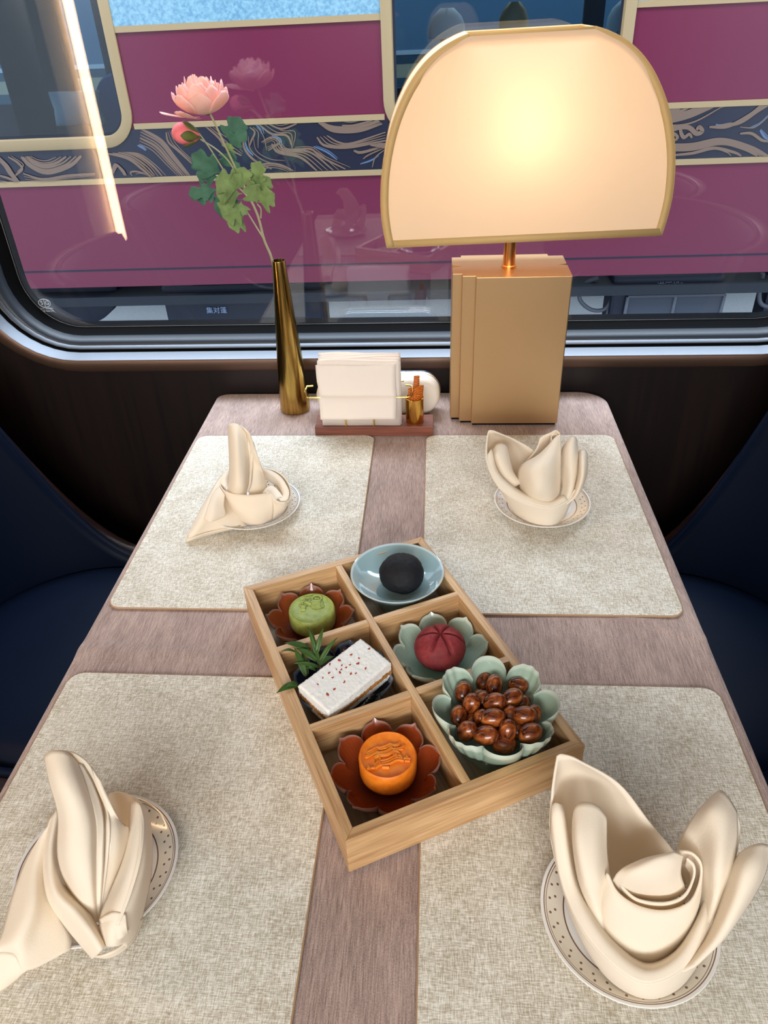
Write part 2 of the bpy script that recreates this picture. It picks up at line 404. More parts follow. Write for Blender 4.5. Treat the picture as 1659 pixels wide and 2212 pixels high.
for j in range(-3, NY+4):
    row = []
    for i in range(-3, NX+4):
        ii = min(max(i, 0), NX); jj = min(max(j, 0), NY)
        x = TX0+(TX1-TX0)*ii/NX; y = TY0+(TY1-TY0)*jj/NY
        over = max(-i, i-NX, -j, j-NY, 0)
        x2, y2 = corner(x, y); z = cloth_h(x2, y2)-.001
        ox = -1 if i <= 0 else (1 if i >= NX else 0); oy = -1 if j <= 0 else (1 if j >= NY else 0)
        if over:
            z = z-(.0035, .05, .11)[over-1]
            wv = .003*math.sin(y*23+x*19)*(over-1)/2
            x2 += ox*(.0025+wv)*min(over, 2)/2 if ox else 0; y2 += oy*.0025
        row.append(Vector((x2, y2, z)))
    rows.append(row)
mb.grid(rows)
tag(mb.build('tablecloth', M['cloth'], ang=180), 'mauve grey woven cloth covering the whole dining table', 'tablecloth')
GM = 'linen placemats on the table'
def placemat(x0, x1, y0, y1, label, rz=0):
    cx_, cy_ = (x0+x1)/2, (y0+y1)/2
    e = empty('placemat', (cx_, cy_, .0006), label, 'placemat', GM, rz)
    a, b = (x1-x0)/2, (y1-y0)/2
    n = 8; o1 = rrect(-a, a, -b, b, .017, n); i1 = rrect(-a+.0012, a-.0012, -b+.0012, b-.0012, .016, n)
    mb = MB(); mb.prism(i1, 0, .0018); mb.build('woven_face', M['mat'], e, smooth=False)
    mb = MB(); lo = [Vector((p[0], p[1], 0)) for p in o1]; mid = [Vector((p[0], p[1], .0012)) for p in o1]; up = [Vector((p[0], p[1], .0019)) for p in i1]
    mb.grid([lo, mid, up], close=True); mb.build('stitched_edge', M['matedge'], e)
    return e
placemat(-.4005, -.1000, .6535, 1.0860, 'pale beige linen placemat under the far left napkin, nearest the bronze vase', R(.1))
placemat(-.0155, .2900, .6520, 1.0860, 'pale beige linen placemat in front of the lamp, under the far right napkin', R(.1))
placemat(-.4010, -.0990, .1180, .5480, 'pale beige linen placemat under the near left napkin, by the bamboo box corner', R(-.5))
placemat(-.0120, .2930, .1180, .5455, 'pale beige linen placemat under the near right napkin, beside the candied nuts', R(0))

# ------------------------------------------------------------------ plates and napkins
GP = 'dotted plates under the napkins'
def plate(x, y, label, d=0):
    mb = MB(); mb.lathe([(.034, 0), (.036, .0004), (.037, .002), (.050, .004), (.062, .009), (.0675, .0122), (.0685, .0130), (.0682, .0138), (.0670, .0138), (.0615, .0108), (.0500, .0062), (.040, .0048), (.0, .0045)], 96)
    o = mb.build('saucer', M['plate'], ang=60); o.location = (x, y, .0026); o.rotation_euler.z = d; o.scale = (.972, .972, 1)
    return tag(o, label, 'plate', GP)
plate(-.2585, .864, 'white dotted saucer under the far left upright napkin')
plate(.1495, .8735, 'white dotted saucer in front of the lamp, under the far right cone napkin', .1)
plate(-.2795, .324, 'white dotted saucer under the near left napkin with the hanging tail', .05)
plate(.150, .303, 'white dotted saucer under the near right napkin with three leaves', .02)
GN = 'folded cream cloth napkins'
def napkin(label, sheets, tubes=(), k=6, extra=None):
    mb = MB()
    for rows in sheets: sheet(mb, [[G(*p) for p in r_] for r_ in rows], k)
    for pts, r0, r1, seg in tubes:
        P_ = spline([G(*p) for p in pts], 6); n = len(P_); c = []
        a0 = None
        rws = []
        for i, p in enumerate(P_):
            t = (P_[min(i+1, n-1)]-P_[max(i-1, 0)]).normalized(); a = Vector((1, 0, 0)); a = (a-t*a.dot(t)).normalized(); b = t.cross(a)
            rr = r0+(r1-r0)*i/(n-1)
            rws.append([p+(a*math.cos(q)+b*math.sin(q))*rr*(1-.28*q/seg) for q in [seg*kk/26 for kk in range(27)]])
        mb.grid(rws)
    if extra: extra(mb)
    o = mb.build('napkin', M['linen'], ang=180, solid=.0016)
    return tag(o, label, 'napkin', GN)
# near right: three leaves round a rolled cone
LR = [
 [[(1203,1634,.130),(1212,1630,.132),(1224,1632,.131),(1240,1637,.129)],
  [(1192,1720,.105),(1212,1700,.082),(1262,1682,.085),(1335,1692,.106)],
  [(1190,1800,.080),(1218,1790,.046),(1295,1762,.048),(1402,1776,.088)],
  [(1212,1900,.058),(1255,1885,.026),(1335,1850,.026),(1462,1850,.066)],
  [(1258,2005,.046),(1305,1980,.018),(1385,1930,.018),(1482,1910,.045)]],
 [[(1190,1798,.080),(1212,1900,.059),(1258,2006,.047),(1330,2088,.041),(1400,2122,.038),(1480,2085,.043),(1532,2000,.053),(1560,1920,.06)],
  [(1205,1850,.045),(1222,1940,.036),(1262,2035,.030),(1326,2110,.026),(1400,2145,.024),(1476,2112,.027),(1530,2030,.032),(1556,1955,.036)],
  [(1218,1890,.020),(1234,1968,.016),(1268,2050,.014),(1324,2122,.013),(1400,2157,.013),(1470,2130,.013),(1524,2050,.014),(1552,1980,.016)]],
 [[(1190,1798,.080),(1212,1900,.059),(1258,2006,.047),(1330,2088,.041),(1400,2122,.038),(1480,2085,.043),(1532,2000,.053),(1556,1940,.058)],
  [(1193,1740,.102),(1215,1898,.061),(1261,2002,.049),(1332,2084,.043),(1400,2117,.040),(1477,2081,.045),(1528,1997,.055),(1548,1936,.059)],
  [(1212,1738,.102),(1236,1893,.062),(1280,1990,.050),(1344,2064,.043),(1402,2094,.040),(1466,2062,.045),(1512,1985,.055),(1528,1935,.059)],
  [(1216,1748,.08),(1246,1890,.040),(1290,1980,.030),(1350,2050,.024),(1402,2080,.022),(1460,2050,.026),(1502,1975,.034),(1516,1930,.040)]],
 [[(1238,1760,.098),(1246,1738,.104),(1268,1733,.106),(1292,1742,.104),(1310,1765,.096)],
  [(1238,1820,.080),(1246,1815,.096),(1270,1812,.098),(1292,1815,.094),(1310,1830,.080)],
  [(1250,1900,.062),(1262,1895,.078),(1284,1892,.080),(1300,1893,.074),(1316,1895,.060)],
  [(1272,1960,.046),(1284,1950,.056),(1296,1942,.056),(1306,1936,.050),(1312,1930,.040)],
  [(1296,2020,.034),(1304,2010,.038),(1310,1998,.036),(1314,1988,.032),(1316,1980,.028)]],
 [[(1312,1884,.076),(1334,1926,.069),(1378,1956,.065),(1436,1967,.066),(1488,1950,.070),(1511,1908,.078),(1514,1866,.088),(1494,1842,.094),(1467,1838,.098)],
  [(1296,1915,.056),(1306,1982,.048),(1356,2024,.045),(1422,2032,.045),(1480,2006,.048),(1507,1958,.054),(1512,1905,.064),(1500,1862,.074),(1470,1850,.080)],
  [(1288,1945,.036),(1302,2020,.027),(1346,2070,.021),(1395,2090,.018),(1442,2076,.020),(1482,2042,.026),(1503,1990,.032),(1504,1930,.040),(1480,1880,.045)]],
 [[(1340,1912,.071),(1376,1942,.067),(1432,1951,.068),(1476,1936,.072),(1497,1900,.080),(1499,1870,.088),(1484,1853,.094)],
  [(1342,1930,.050),(1376,1960,.046),(1430,1968,.046),(1472,1952,.050),(1490,1920,.058),(1492,1890,.066),(1480,1870,.072)]],
 [[(1324,1900,.072),(1345,1926,.060),(1398,1942,.055),(1448,1942,.058),(1482,1922,.066)],
  [(1340,1880,.086),(1366,1888,.092),(1404,1898,.090),(1442,1898,.087),(1470,1890,.082)],
  [(1392,1856,.097),(1414,1857,.103),(1438,1862,.102),(1456,1865,.099),(1471,1864,.094)],
  [(1450,1843,.100),(1457,1842,.103),(1462,1843,.103),(1468,1845,.101),(1474,1848,.098)]],
 [[(1545,1714,.110),(1560,1709,.113),(1576,1728,.113),(1590,1752,.106)],
  [(1500,1764,.098),(1530,1760,.113),(1565,1775,.114),(1592,1806,.100)],
  [(1462,1842,.070),(1505,1850,.080),(1550,1870,.100),(1582,1876,.088)],
  [(1490,1930,.042),(1518,1930,.056),(1544,1940,.074),(1562,1934,.066)],
  [(1492,2052,.024),(1508,2042,.036),(1522,2022,.045),(1533,2000,.051)]],
 [[(1590,1756,.104),(1597,1790,.098),(1590,1840,.090),(1572,1910,.074),(1535,2000,.054),(1490,2080,.043)],
  [(1586,1766,.098),(1588,1800,.090),(1580,1850,.08),(1562,1915,.064),(1525,2000,.046),(1480,2075,.036)]],
 [[(1602,1839,.098),(1626,1827,.103),(1645,1822,.104),(1661,1826,.100)],
  [(1580,1872,.088),(1606,1874,.103),(1636,1880,.102),(1654,1880,.088)],
  [(1560,1935,.070),(1586,1942,.087),(1608,1948,.085),(1624,1940,.072)],
  [(1530,2015,.050),(1546,2024,.062),(1564,2024,.062),(1578,2006,.052)],
  [(1460,2098,.034),(1480,2098,.042),(1502,2086,.046),(1518,2070,.040)]],
]
napkin('cream napkin folded into three leaves round a rolled cone, nearest right', LR)
UR = [
 [[(1054,932,.124),(1058,930,.126),(1066,931,.125),(1076,935,.122)],
  [(1050,975,.105),(1060,965,.088),(1085,955,.088),(1114,951,.106)],
  [(1055,1010,.085),(1068,1010,.058),(1100,1000,.053),(1152,974,.086)],
  [(1075,1045,.065),(1095,1045,.038),(1125,1040,.033),(1168,1002,.058)],
  [(1105,1070,.050),(1125,1070,.024),(1150,1060,.020),(1182,1050,.03)]],
 [[(1050,990,.095),(1058,1020,.080),(1076,1050,.066),(1105,1072,.055),(1145,1088,.047),(1190,1095,.044),(1226,1080,.050),(1243,1056,.062)],
  [(1072,1035,.055),(1080,1055,.045),(1092,1075,.038),(1112,1094,.032),(1148,1110,.028),(1190,1117,.026),(1222,1102,.03),(1236,1078,.035)],
  [(1096,1072,.020),(1098,1084,.016),(1104,1098,.014),(1120,1115,.013),(1152,1131,.013),(1190,1136,.013),(1216,1120,.014),(1228,1096,.015)]],
 [[(1050,990,.095),(1058,1020,.080),(1076,1050,.066),(1105,1072,.055),(1145,1088,.047),(1190,1095,.044),(1226,1080,.050)],
  [(1053,982,.098),(1061,1018,.082),(1080,1047,.068),(1108,1069,.057),(1147,1085,.049),(1190,1092,.046),(1224,1077,.052)],
  [(1062,970,.102),(1071,1012,.082),(1090,1040,.068),(1116,1060,.057),(1150,1075,.049),(1190,1083,.046),(1218,1070,.052)],
  [(1064,980,.08),(1075,1014,.06),(1094,1038,.046),(1120,1056,.036),(1152,1070,.030),(1190,1077,.028),(1212,1065,.032)]],
 [[(1065,972,.098),(1071,962,.104),(1080,957,.106),(1090,958,.104),(1096,965,.098)],
  [(1066,995,.082),(1073,992,.094),(1083,990,.096),(1093,992,.092),(1102,997,.082)],
  [(1080,1028,.062),(1088,1025,.072),(1098,1022,.074),(1106,1022,.070),(1112,1025,.060)],
  [(1108,1055,.046),(1114,1050,.052),(1122,1046,.053),(1130,1044,.050),(1136,1042,.042)]],
 [[(1192,955,.112),(1197,948,.117),(1203,942,.120),(1210,937,.122)],
  [(1163,983,.095),(1180,976,.107),(1197,971,.110),(1211,970,.106)],
  [(1122,1010,.074),(1150,1012,.097),(1186,1012,.098),(1212,1010,.085)],
  [(1120,1050,.045),(1150,1056,.070),(1186,1056,.070),(1211,1050,.055)],
  [(1122,1070,.030),(1150,1080,.044),(1185,1086,.044),(1208,1084,.034)]],
 [[(1166,946,.110),(1175,941,.115),(1190,935,.120),(1200,930,.124),(1209,936,.123)],
  [(1158,972,.094),(1168,970,.088),(1182,964,.086),(1198,956,.09),(1209,950,.10)],
  [(1128,1006,.074),(1150,1000,.060),(1175,995,.055),(1198,990,.06),(1210,990,.08)]],
 [[(1192,950,.114),(1191,942,.116),(1196,937,.118),(1203,938,.118),(1204,945,.116),(1199,948,.115)],
  [(1190,965,.098),(1189,957,.10),(1194,952,.102),(1201,953,.102),(1202,960,.10),(1197,963,.099)]],
 [[(1229,947,.113),(1236,942,.117),(1242,944,.116),(1246,952,.110)],
  [(1214,972,.098),(1228,968,.112),(1240,970,.112),(1248,982,.100)],
  [(1210,1010,.078),(1228,1010,.093),(1241,1012,.092),(1248,1018,.08)],
  [(1214,1050,.055),(1230,1050,.066),(1239,1050,.064),(1244,1046,.055)],
  [(1208,1088,.042),(1224,1086,.046),(1233,1079,.047),(1239,1070,.046)]],
 [[(1250,976,.100),(1257,971,.105),(1264,972,.105),(1268,981,.100)],
  [(1249,1000,.088),(1257,1000,.102),(1265,1004,.099),(1269,1010,.088)],
  [(1246,1035,.070),(1254,1035,.082),(1261,1037,.079),(1265,1034,.068)],
  [(1236,1070,.050),(1244,1070,.057),(1251,1066,.054),(1255,1058,.050)],
  [(1212,1092,.038),(1225,1089,.043),(1233,1082,.044),(1239,1075,.040)]],
]
napkin('cream napkin folded into a tall cone with leaves, in front of the lamp', UR)
LL = [
 [[(97,1634,.128),(104,1626,.137),(118,1621,.141),(142,1625,.140),(166,1648,.131)],
  [(108,1690,.118),(120,1688,.131),(140,1688,.135),(165,1692,.131),(186,1702,.121)],
  [(126,1760,.099),(142,1760,.113),(162,1762,.117),(188,1766,.113),(206,1772,.103)],
  [(126,1850,.073),(145,1850,.090),(165,1850,.094),(192,1850,.092),(207,1850,.083)],
  [(150,1925,.048),(165,1927,.062),(180,1928,.066),(197,1928,.066),(207,1930,.059)],
  [(192,1990,.028),(198,1991,.033),(202,1991,.035),(207,1991,.034),(210,1990,.031)]],
 [[(166,1648,.130),(178,1652,.129)],[(187,1702,.120),(202,1700,.117)],[(207,1772,.104),(222,1765,.102)],[(208,1850,.084),(222,1850,.083)],[(208,1930,.059),(218,1928,.059)],[(210,1990,.031),(214,1990,.031)]],
 [[(178,1652,.129),(176,1660,.124)],[(202,1700,.117),(199,1706,.110)],[(222,1765,.102),(216,1768,.095)],[(222,1850,.083),(215,1850,.077)],[(218,1928,.059),(213,1928,.054)],[(214,1990,.031),(212,1990,.027)]],
 [[(128,1621,.138),(158,1626,.136),(182,1640,.131),(196,1655,.126)],
  [(150,1650,.124),(175,1668,.120),(200,1688,.116),(214,1705,.114)],
  [(190,1720,.098),(205,1725,.097),(222,1738,.100),(232,1752,.101)],
  [(212,1775,.085),(220,1778,.088),(228,1785,.093),(237,1792,.095)],
  [(214,1850,.070),(221,1850,.074),(228,1850,.079),(234,1850,.079)],
  [(212,1928,.05),(216,1928,.052),(220,1926,.057),(224,1924,.057)],
  [(211,1990,.028),(212,1990,.029),(213,1990,.030),(215,1989,.030)]],
 [[(196,1655,.125),(210,1676,.121),(222,1697,.116)],
  [(214,1705,.113),(228,1722,.111),(242,1742,.104)],
  [(232,1752,.100),(246,1762,.097),(262,1778,.088)],
  [(237,1792,.094),(256,1795,.088),(278,1792,.074)],
  [(234,1850,.078),(254,1850,.072),(274,1842,.058)],
  [(224,1924,.056),(238,1918,.052),(254,1905,.042)],
  [(215,1989,.030),(220,1984,.032),(228,1972,.028)]],
 [[(134,1748,.072),(124,1748,.080),(112,1760,.074),(106,1768,.066)],
  [(127,1830,.058),(110,1836,.072),(96,1848,.060),(90,1856,.046)],
  [(140,1905,.048),(120,1920,.066),(104,1930,.052),(98,1934,.038)],
  [(180,1945,.043),(162,1968,.060),(144,1986,.044),(136,1992,.030)],
  [(200,1985,.042),(196,2012,.054),(184,2036,.036),(176,2042,.022)],
  [(232,2040,.036),(220,2052,.043),(207,2066,.030),(200,2070,.016)]],
 [[(124,1750,.079),(116,1757,.074),(112,1766,.070),(108,1772,.068)],
  [(62,1850,.058),(78,1856,.062),(92,1866,.057),(100,1876,.050)],
  [(30,1926,.046),(68,1950,.056),(92,1960,.046),(118,1958,.036)],
  [(2,2024,.036),(38,2032,.045),(80,2032,.034),(152,2018,.021)],
  [(-34,2058,.032),(28,2058,.032),(58,2096,.024),(152,2052,.017)]],
 [[(-34,2060,.031),(28,2059,.031),(58,2097,.023)],
  [(-40,2110,.020),(6,2104,.019),(50,2102,.016)],
  [(-60,2160,.005),(-2,2142,.006),(42,2110,.007)]],
 [[(236,1715,.056),(252,1711,.064),(270,1714,.070),(292,1724,.076),(308,1736,.080)],
  [(238,1745,.036),(256,1748,.042),(272,1756,.048),(286,1764,.058),(292,1768,.066)],
  [(236,1790,.020),(256,1790,.022),(270,1792,.028),(278,1794,.040),(281,1794,.052)]],
 [[(284,1732,.078),(296,1732,.084),(310,1742,.084),(320,1758,.072),(326,1790,.034)],
  [(279,1790,.070),(294,1792,.082),(308,1800,.082),(320,1812,.070),(328,1840,.022)],
  [(268,1850,.062),(284,1856,.078),(302,1862,.076),(315,1872,.066),(324,1900,.018)],
  [(244,1915,.054),(264,1924,.070),(286,1930,.068),(302,1936,.056),(312,1958,.016)],
  [(216,1985,.046),(238,1994,.060),(262,1998,.058),(282,2000,.046),(294,2014,.018)],
  [(226,2040,.036),(238,2044,.045),(254,2042,.043),(266,2038,.034),(272,2046,.018)]],
 [[(292,1734,.085),(300,1745,.088),(304,1790,.088),(296,1860,.081),(276,1930,.072),(250,1998,.062)],
  [(297,1733,.086),(306,1746,.089),(311,1792,.086),(303,1862,.080),(283,1932,.071),(257,2000,.061)]],
 [[(216,1985,.050),(232,1975,.062),(250,1970,.066),(272,1975,.064)],
  [(224,2004,.046),(240,2006,.056),(256,2000,.060),(274,2000,.058)],
  [(236,2028,.040),(246,2030,.046),(262,2026,.050),(276,2014,.048)]],
 [[(205,2066,.020),(232,2060,.030),(262,2044,.030),(284,2020,.028),(300,1985,.026)],
  [(204,2066,.013),(236,2068,.012),(268,2052,.012),(292,2024,.012),(310,1982,.012)]],
]
napkin('cream napkin with upright roll and loose tail hanging off its saucer, nearest left', LL)
UL = [
 [[(493,917,.131),(499,915,.137),(508,915,.139),(518,919,.138),(531,936,.128)],
  [(494,950,.114),(501,949,.123),(511,948,.127),(523,950,.123),(535,958,.116)],
  [(496,1000,.090),(503,1000,.099),(513,1000,.103),(526,1001,.099),(538,1003,.090)],
  [(495,1040,.066),(503,1042,.076),(513,1043,.079),(526,1043,.077),(536,1042,.068)],
  [(492,1056,.052),(502,1060,.060),(513,1062,.062),(524,1062,.060),(532,1062,.052)],
  [(498,1082,.026),(506,1086,.030),(516,1088,.032),(526,1086,.030),(534,1082,.026)]],
 [[(518,918,.137),(531,928,.134),(541,940,.128)],
  [(532,940,.124),(540,948,.120),(545,956,.117)],
  [(536,960,.112),(542,966,.112),(548,974,.110)],
  [(538,1003,.088),(543,1003,.090),(547,1002,.088)],
  [(536,1045,.064),(540,1045,.067),(543,1043,.065)],
  [(532,1062,.050),(535,1062,.052),(538,1062,.051)]],
 [[(531,936,.127),(536,942,.122)],[(535,958,.116),(541,966,.112)],[(538,1003,.090),(543,1003,.086)],[(536,1042,.068),(540,1044,.063)],[(532,1062,.052),(535,1062,.048)]],
 [[(541,940,.127),(545,950,.122),(549,960,.117)],
  [(548,974,.110),(554,984,.104),(560,996,.096)],
  [(547,1002,.088),(558,1010,.083),(568,1020,.074)],
  [(543,1043,.065),(560,1048,.060),(576,1052,.048)],
  [(538,1062,.051),(552,1064,.047),(574,1064,.038)],
  [(538,1084,.026),(552,1086,.024),(570,1082,.022)]],
 # bowl shaped wrap: front wall
 [[(474,1040,.050),(477,1052,.055),(488,1062,.058),(510,1067,.058),(540,1069,.058),(566,1067,.058),(584,1064,.058)],
  [(484,1064,.036),(488,1076,.038),(500,1092,.038),(518,1102,.037),(542,1106,.036),(566,1103,.036),(590,1094,.038)],
  [(496,1088,.018),(500,1102,.016),(510,1118,.014),(526,1129,.013),(545,1134,.013),(566,1132,.013),(588,1122,.014)]],
 [[(574,1060,.062),(584,1064,.058),(592,1078,.053),(604,1085,.051),(618,1083,.050),(627,1072,.048)],
  [(584,1085,.040),(592,1094,.038),(602,1098,.037),(612,1098,.036),(620,1092,.036),(626,1082,.036)],
  [(582,1120,.015),(590,1121,.014),(600,1115,.014),(608,1108,.014),(614,1100,.015),(620,1092,.018)]],
 # rolled rim round the back and right
 [[(566,1012,.056),(576,1014,.062),(592,1020,.066),(608,1032,.064),(619,1048,.060),(625,1064,.056),(620,1080,.052),(606,1082,.052)],
  [(568,1020,.054),(578,1024,.060),(590,1030,.063),(602,1040,.061),(611,1054,.057),(615,1068,.054),(611,1076,.051),(602,1077,.050)],
  [(570,1034,.036),(580,1038,.036),(590,1044,.038),(599,1052,.038),(604,1062,.038),(606,1070,.038),(603,1074,.038),(598,1074,.038)]],
 [[(566,1012,.056),(576,1013,.062),(594,1017,.066),(612,1029,.063),(624,1046,.058),(629,1064,.053),(626,1080,.050),(612,1087,.050)],
  [(570,1016,.030),(580,1020,.028),(596,1026,.026),(611,1040,.024),(620,1056,.022),(623,1072,.022),(619,1088,.022),(608,1100,.022)]],
 [[(474,1040,.050),(480,1028,.058),(490,1018,.060),(500,1016,.058)],
  [(480,1048,.052),(485,1036,.056),(492,1028,.056),(500,1026,.052)],
  [(488,1058,.050),(491,1048,.050),(496,1040,.046),(502,1040,.040)]],
 [[(566,1066,.050),(576,1054,.053),(588,1050,.054),(598,1056,.053)],
  [(580,1072,.050),(588,1062,.052),(597,1060,.052),(606,1066,.051)],
  [(596,1082,.051),(602,1076,.050),(608,1074,.050),(614,1078,.050)]],
 # tail
 [[(492,1018,.058),(483,1026,.058),(478,1038,.054),(484,1050,.046)],
  [(476,1030,.054),(466,1050,.052),(474,1066,.046),(502,1080,.032)],
  [(456,1062,.044),(452,1082,.042),(470,1098,.034),(514,1108,.022)],
  [(428,1112,.028),(438,1122,.030),(470,1120,.024),(528,1130,.014)],
  [(404,1160,.008),(412,1162,.010),(450,1148,.012),(534,1136,.012)]],
 [[(404,1162,.008),(412,1164,.011),(450,1150,.013),(520,1135,.014)],
  [(402,1169,.004),(412,1168,.004),(448,1156,.006),(505,1142,.009)]],
 [[(474,1050,.055),(478,1058,.056),(486,1068,.053)],
  [(458,1072,.050),(466,1082,.050),(484,1092,.043)],
  [(448,1100,.044),(462,1106,.044),(488,1112,.036)],
  [(441,1122,.036),(456,1128,.036),(474,1120,.034),],
 ],
]
napkin('cream napkin with upright roll in a rounded wrap, in front of the bronze vase', UL)

# ------------------------------------------------------------------ bamboo box and sweets
BA = Vector((-.070, .333, 0)); BROT = math.atan2(.4384, .8988)
BW, BL, BH, BT, BZ = .2275, .3435, .0455, .0095, .0026
box = empty('bento_box', (BA.x, BA.y, BZ), 'six compartment bamboo box of sweets lying across the placemats', 'box', rz=BROT)
MBOX = Matrix.Translation((BA.x, BA.y, BZ)) @ Matrix.Rotation(BROT, 4, 'Z')
def bx(name, a, b, m, bev=.0006): return MB().box(a, b).build(name, m, box, smooth=False, bev=bev)
bx('floor_board', (BT*.5, BT*.5, .003), (BW-BT*.5, BL-BT*.5, .006), M['bamboo_in'], 0)
def mitre(name, pts, m):
    mb = MB(); mb.prism(pts, 0, BH); return mb.build(name, m, box, smooth=False, bev=.0006)
T = BT
mitre('side_panel', [(0,0),(BW,0),(BW-T,T),(T,T)], M['bamboo'])
mitre('side_panel', [(BW,BL),(0,BL),(T,BL-T),(BW-T,BL-T)], M['bamboo'])
mitre('side_panel', [(0,BL),(0,0),(T,T),(T,BL-T)], M['bamboo_y'])
mitre('side_panel', [(BW,0),(BW,BL),(BW-T,BL-T),(BW-T,T)], M['bamboo_y'])
DW = .0078
bx('divider', (BW/2-DW/2, T, .006), (BW/2+DW/2, BL-T, BH-.0002), M['bamboo_y'])
for b in (.1197, .2298):
    for a0, a1 in ((T-.004, BW/2-DW/2), (BW/2+DW/2, BW-T+.004)): bx('divider', (a0, b-DW/2, .006), (a1, b+DW/2, BH-.0001), M['bamboo'])
FZ = BZ+.0062                         # floor of the compartments
def bp(a, b, z=FZ): v = MBOX @ Vector((a, b, 0)); v.z = z; return v

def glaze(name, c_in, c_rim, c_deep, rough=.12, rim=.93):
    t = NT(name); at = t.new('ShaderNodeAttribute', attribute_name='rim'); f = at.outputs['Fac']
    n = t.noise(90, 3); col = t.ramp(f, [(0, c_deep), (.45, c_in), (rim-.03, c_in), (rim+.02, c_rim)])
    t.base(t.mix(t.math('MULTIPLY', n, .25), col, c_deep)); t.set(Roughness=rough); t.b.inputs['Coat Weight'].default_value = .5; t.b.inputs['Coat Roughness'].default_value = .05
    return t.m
M['celadon'] = glaze('celadon', srgb(168,190,172), srgb(206,218,204), srgb(128,160,146), .15)
M['celadon_blue'] = glaze('pale_blue_celadon', srgb(150,176,180), srgb(198,214,216), srgb(134,162,168), .10)
M['brownglaze'] = glaze('brown_glaze', srgb(142,62,28), srgb(158,118,108), srgb(74,26,12), .25, .955)
M['navyglaze'] = glaze('navy_glaze', srgb(22,30,52), srgb(96,112,130), srgb(8,12,26), .12)
def petal_bowl(name, loc, m, n, R0, Hh, base, dR, dH, tip, rot, foot=None, ribs=0, altrib=False, fl=.75, fine=0, groove=.0022, tiltx=0):
    NT_, NR = n*28, 22
    def pt(i, j, off):
        th = 2*math.pi*i/NT_; t = j/NR
        ph = (th*n/(2*math.pi)) % 1.0; d = abs(ph-.5)*2            # 0 at petal centre, 1 at the cleft
        p = math.sqrt(max(0, 1-d**2.3))
        k = int(th*n/(2*math.pi)) % n
        w = t**2.2
        rr = base+(R0-base)*t**fl; zz = Hh*(t**1.7)
        rr -= dR*(1-p)*w; zz -= dH*(1-p)*w
        tp = max(0, 1-d/.16); rr += tip*tp*t**8; zz += tip*.8*tp*t**8
        rr += groove*(math.cos(math.pi*d*.5)-.5)*t*1.6*(1 if off <= 0 else .6)
        if ribs and (not altrib or k % 2 == 0):
            rr += .0007*math.cos(d*math.pi*ribs)*min(1, t*1.5)*(1-.3*d)
        if fine and off <= 0: rr += .00022*math.cos(th*n*fine)*math.sin(math.pi*min(1, t))*(1-d*.3)
        if k % 2: rr += .0006*t; zz -= .0006*t
        return Vector(((rr+off)*math.cos(th), (rr+off)*math.sin(th), zz+max(0, -off)*0))
    mb = MB(); at = []
    tk = .0019; fh = foot[1] if foot else 0
    inner = [[pt(i, j, 0)+Vector((0, 0, .0025+fh)) for i in range(NT_)] for j in range(NR+1)]
    outer = [[pt(i, j, tk*(1 if j < NR else .7))+Vector((0, 0, fh+.0004*(j == NR))) for i in range(NT_)] for j in range(NR, -1, -1)]
    rows = inner+outer; mb.grid(rows, close=True)
    at += [j/NR for j in range(NR+1) for _ in range(NT_)]+[j/NR for j in range(NR, -1, -1) for _ in range(NT_)]
    c0 = len(mb.v); mb.v.append(Vector((0, 0, .0025+fh))); at.append(0)
    for i in range(NT_): mb.f.append([c0, i, (i+1) % NT_]); mb.fm.append(0)
    c1 = len(mb.v); mb.v.append(Vector((0, 0, fh))); at.append(0); last = (len(rows)-1)*NT_
    for i in range(NT_): mb.f.append([c1, last+(i+1) % NT_, last+i]); mb.fm.append(0)
    if foot:
        k0 = len(mb.v); fr = foot[0]
        seg = 48; prof = [(fr, 0), (fr*1.0, .0015), (fr*.8, .006), (fr*.62, fh*.55), (fr*.5, fh*.8), (fr*.62, fh+.0015)]
        vs = []
        for r_, z_ in prof:
            for q in range(seg):
                a = 2*math.pi*q/seg; rr = r_*(1+.05*math.cos(a*8)*(z_ < .008)); vs.append((rr*math.cos(a), rr*math.sin(a), z_))
        mb.add(vs, [(i*seg+q, i*seg+(q+1)%seg, (i+1)*seg+(q+1)%seg, (i+1)*seg+q) for i in range(len(prof)-1) for q in range(seg)]+[tuple(reversed(range(seg)))])
        at += [.2]*(len(mb.v)-k0)
    o = mb.build(name, m, ang=70, attr=at); o.location = loc; o.rotation_euler = (tiltx, 0, rot); return o
def brel(u, v, z): return G(u, v, z)
# lotus bowls
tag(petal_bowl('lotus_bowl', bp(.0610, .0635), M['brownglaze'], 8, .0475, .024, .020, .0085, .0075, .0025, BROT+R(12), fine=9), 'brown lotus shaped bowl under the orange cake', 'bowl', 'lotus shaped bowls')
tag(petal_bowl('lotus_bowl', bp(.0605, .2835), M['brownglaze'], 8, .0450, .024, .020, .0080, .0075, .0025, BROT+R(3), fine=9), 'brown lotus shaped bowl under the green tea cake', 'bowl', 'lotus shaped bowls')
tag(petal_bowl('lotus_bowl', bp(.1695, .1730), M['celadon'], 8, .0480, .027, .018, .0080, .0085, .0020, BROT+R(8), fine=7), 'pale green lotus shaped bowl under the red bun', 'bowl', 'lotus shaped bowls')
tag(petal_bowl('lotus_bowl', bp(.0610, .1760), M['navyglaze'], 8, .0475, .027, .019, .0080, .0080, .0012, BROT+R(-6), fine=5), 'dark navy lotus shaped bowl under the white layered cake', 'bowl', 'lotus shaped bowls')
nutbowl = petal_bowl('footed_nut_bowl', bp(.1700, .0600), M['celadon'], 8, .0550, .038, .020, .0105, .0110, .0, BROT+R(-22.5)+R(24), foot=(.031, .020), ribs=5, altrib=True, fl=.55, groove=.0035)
tag(nutbowl, 'pale green footed flower bowl holding candied nuts', 'bowl')
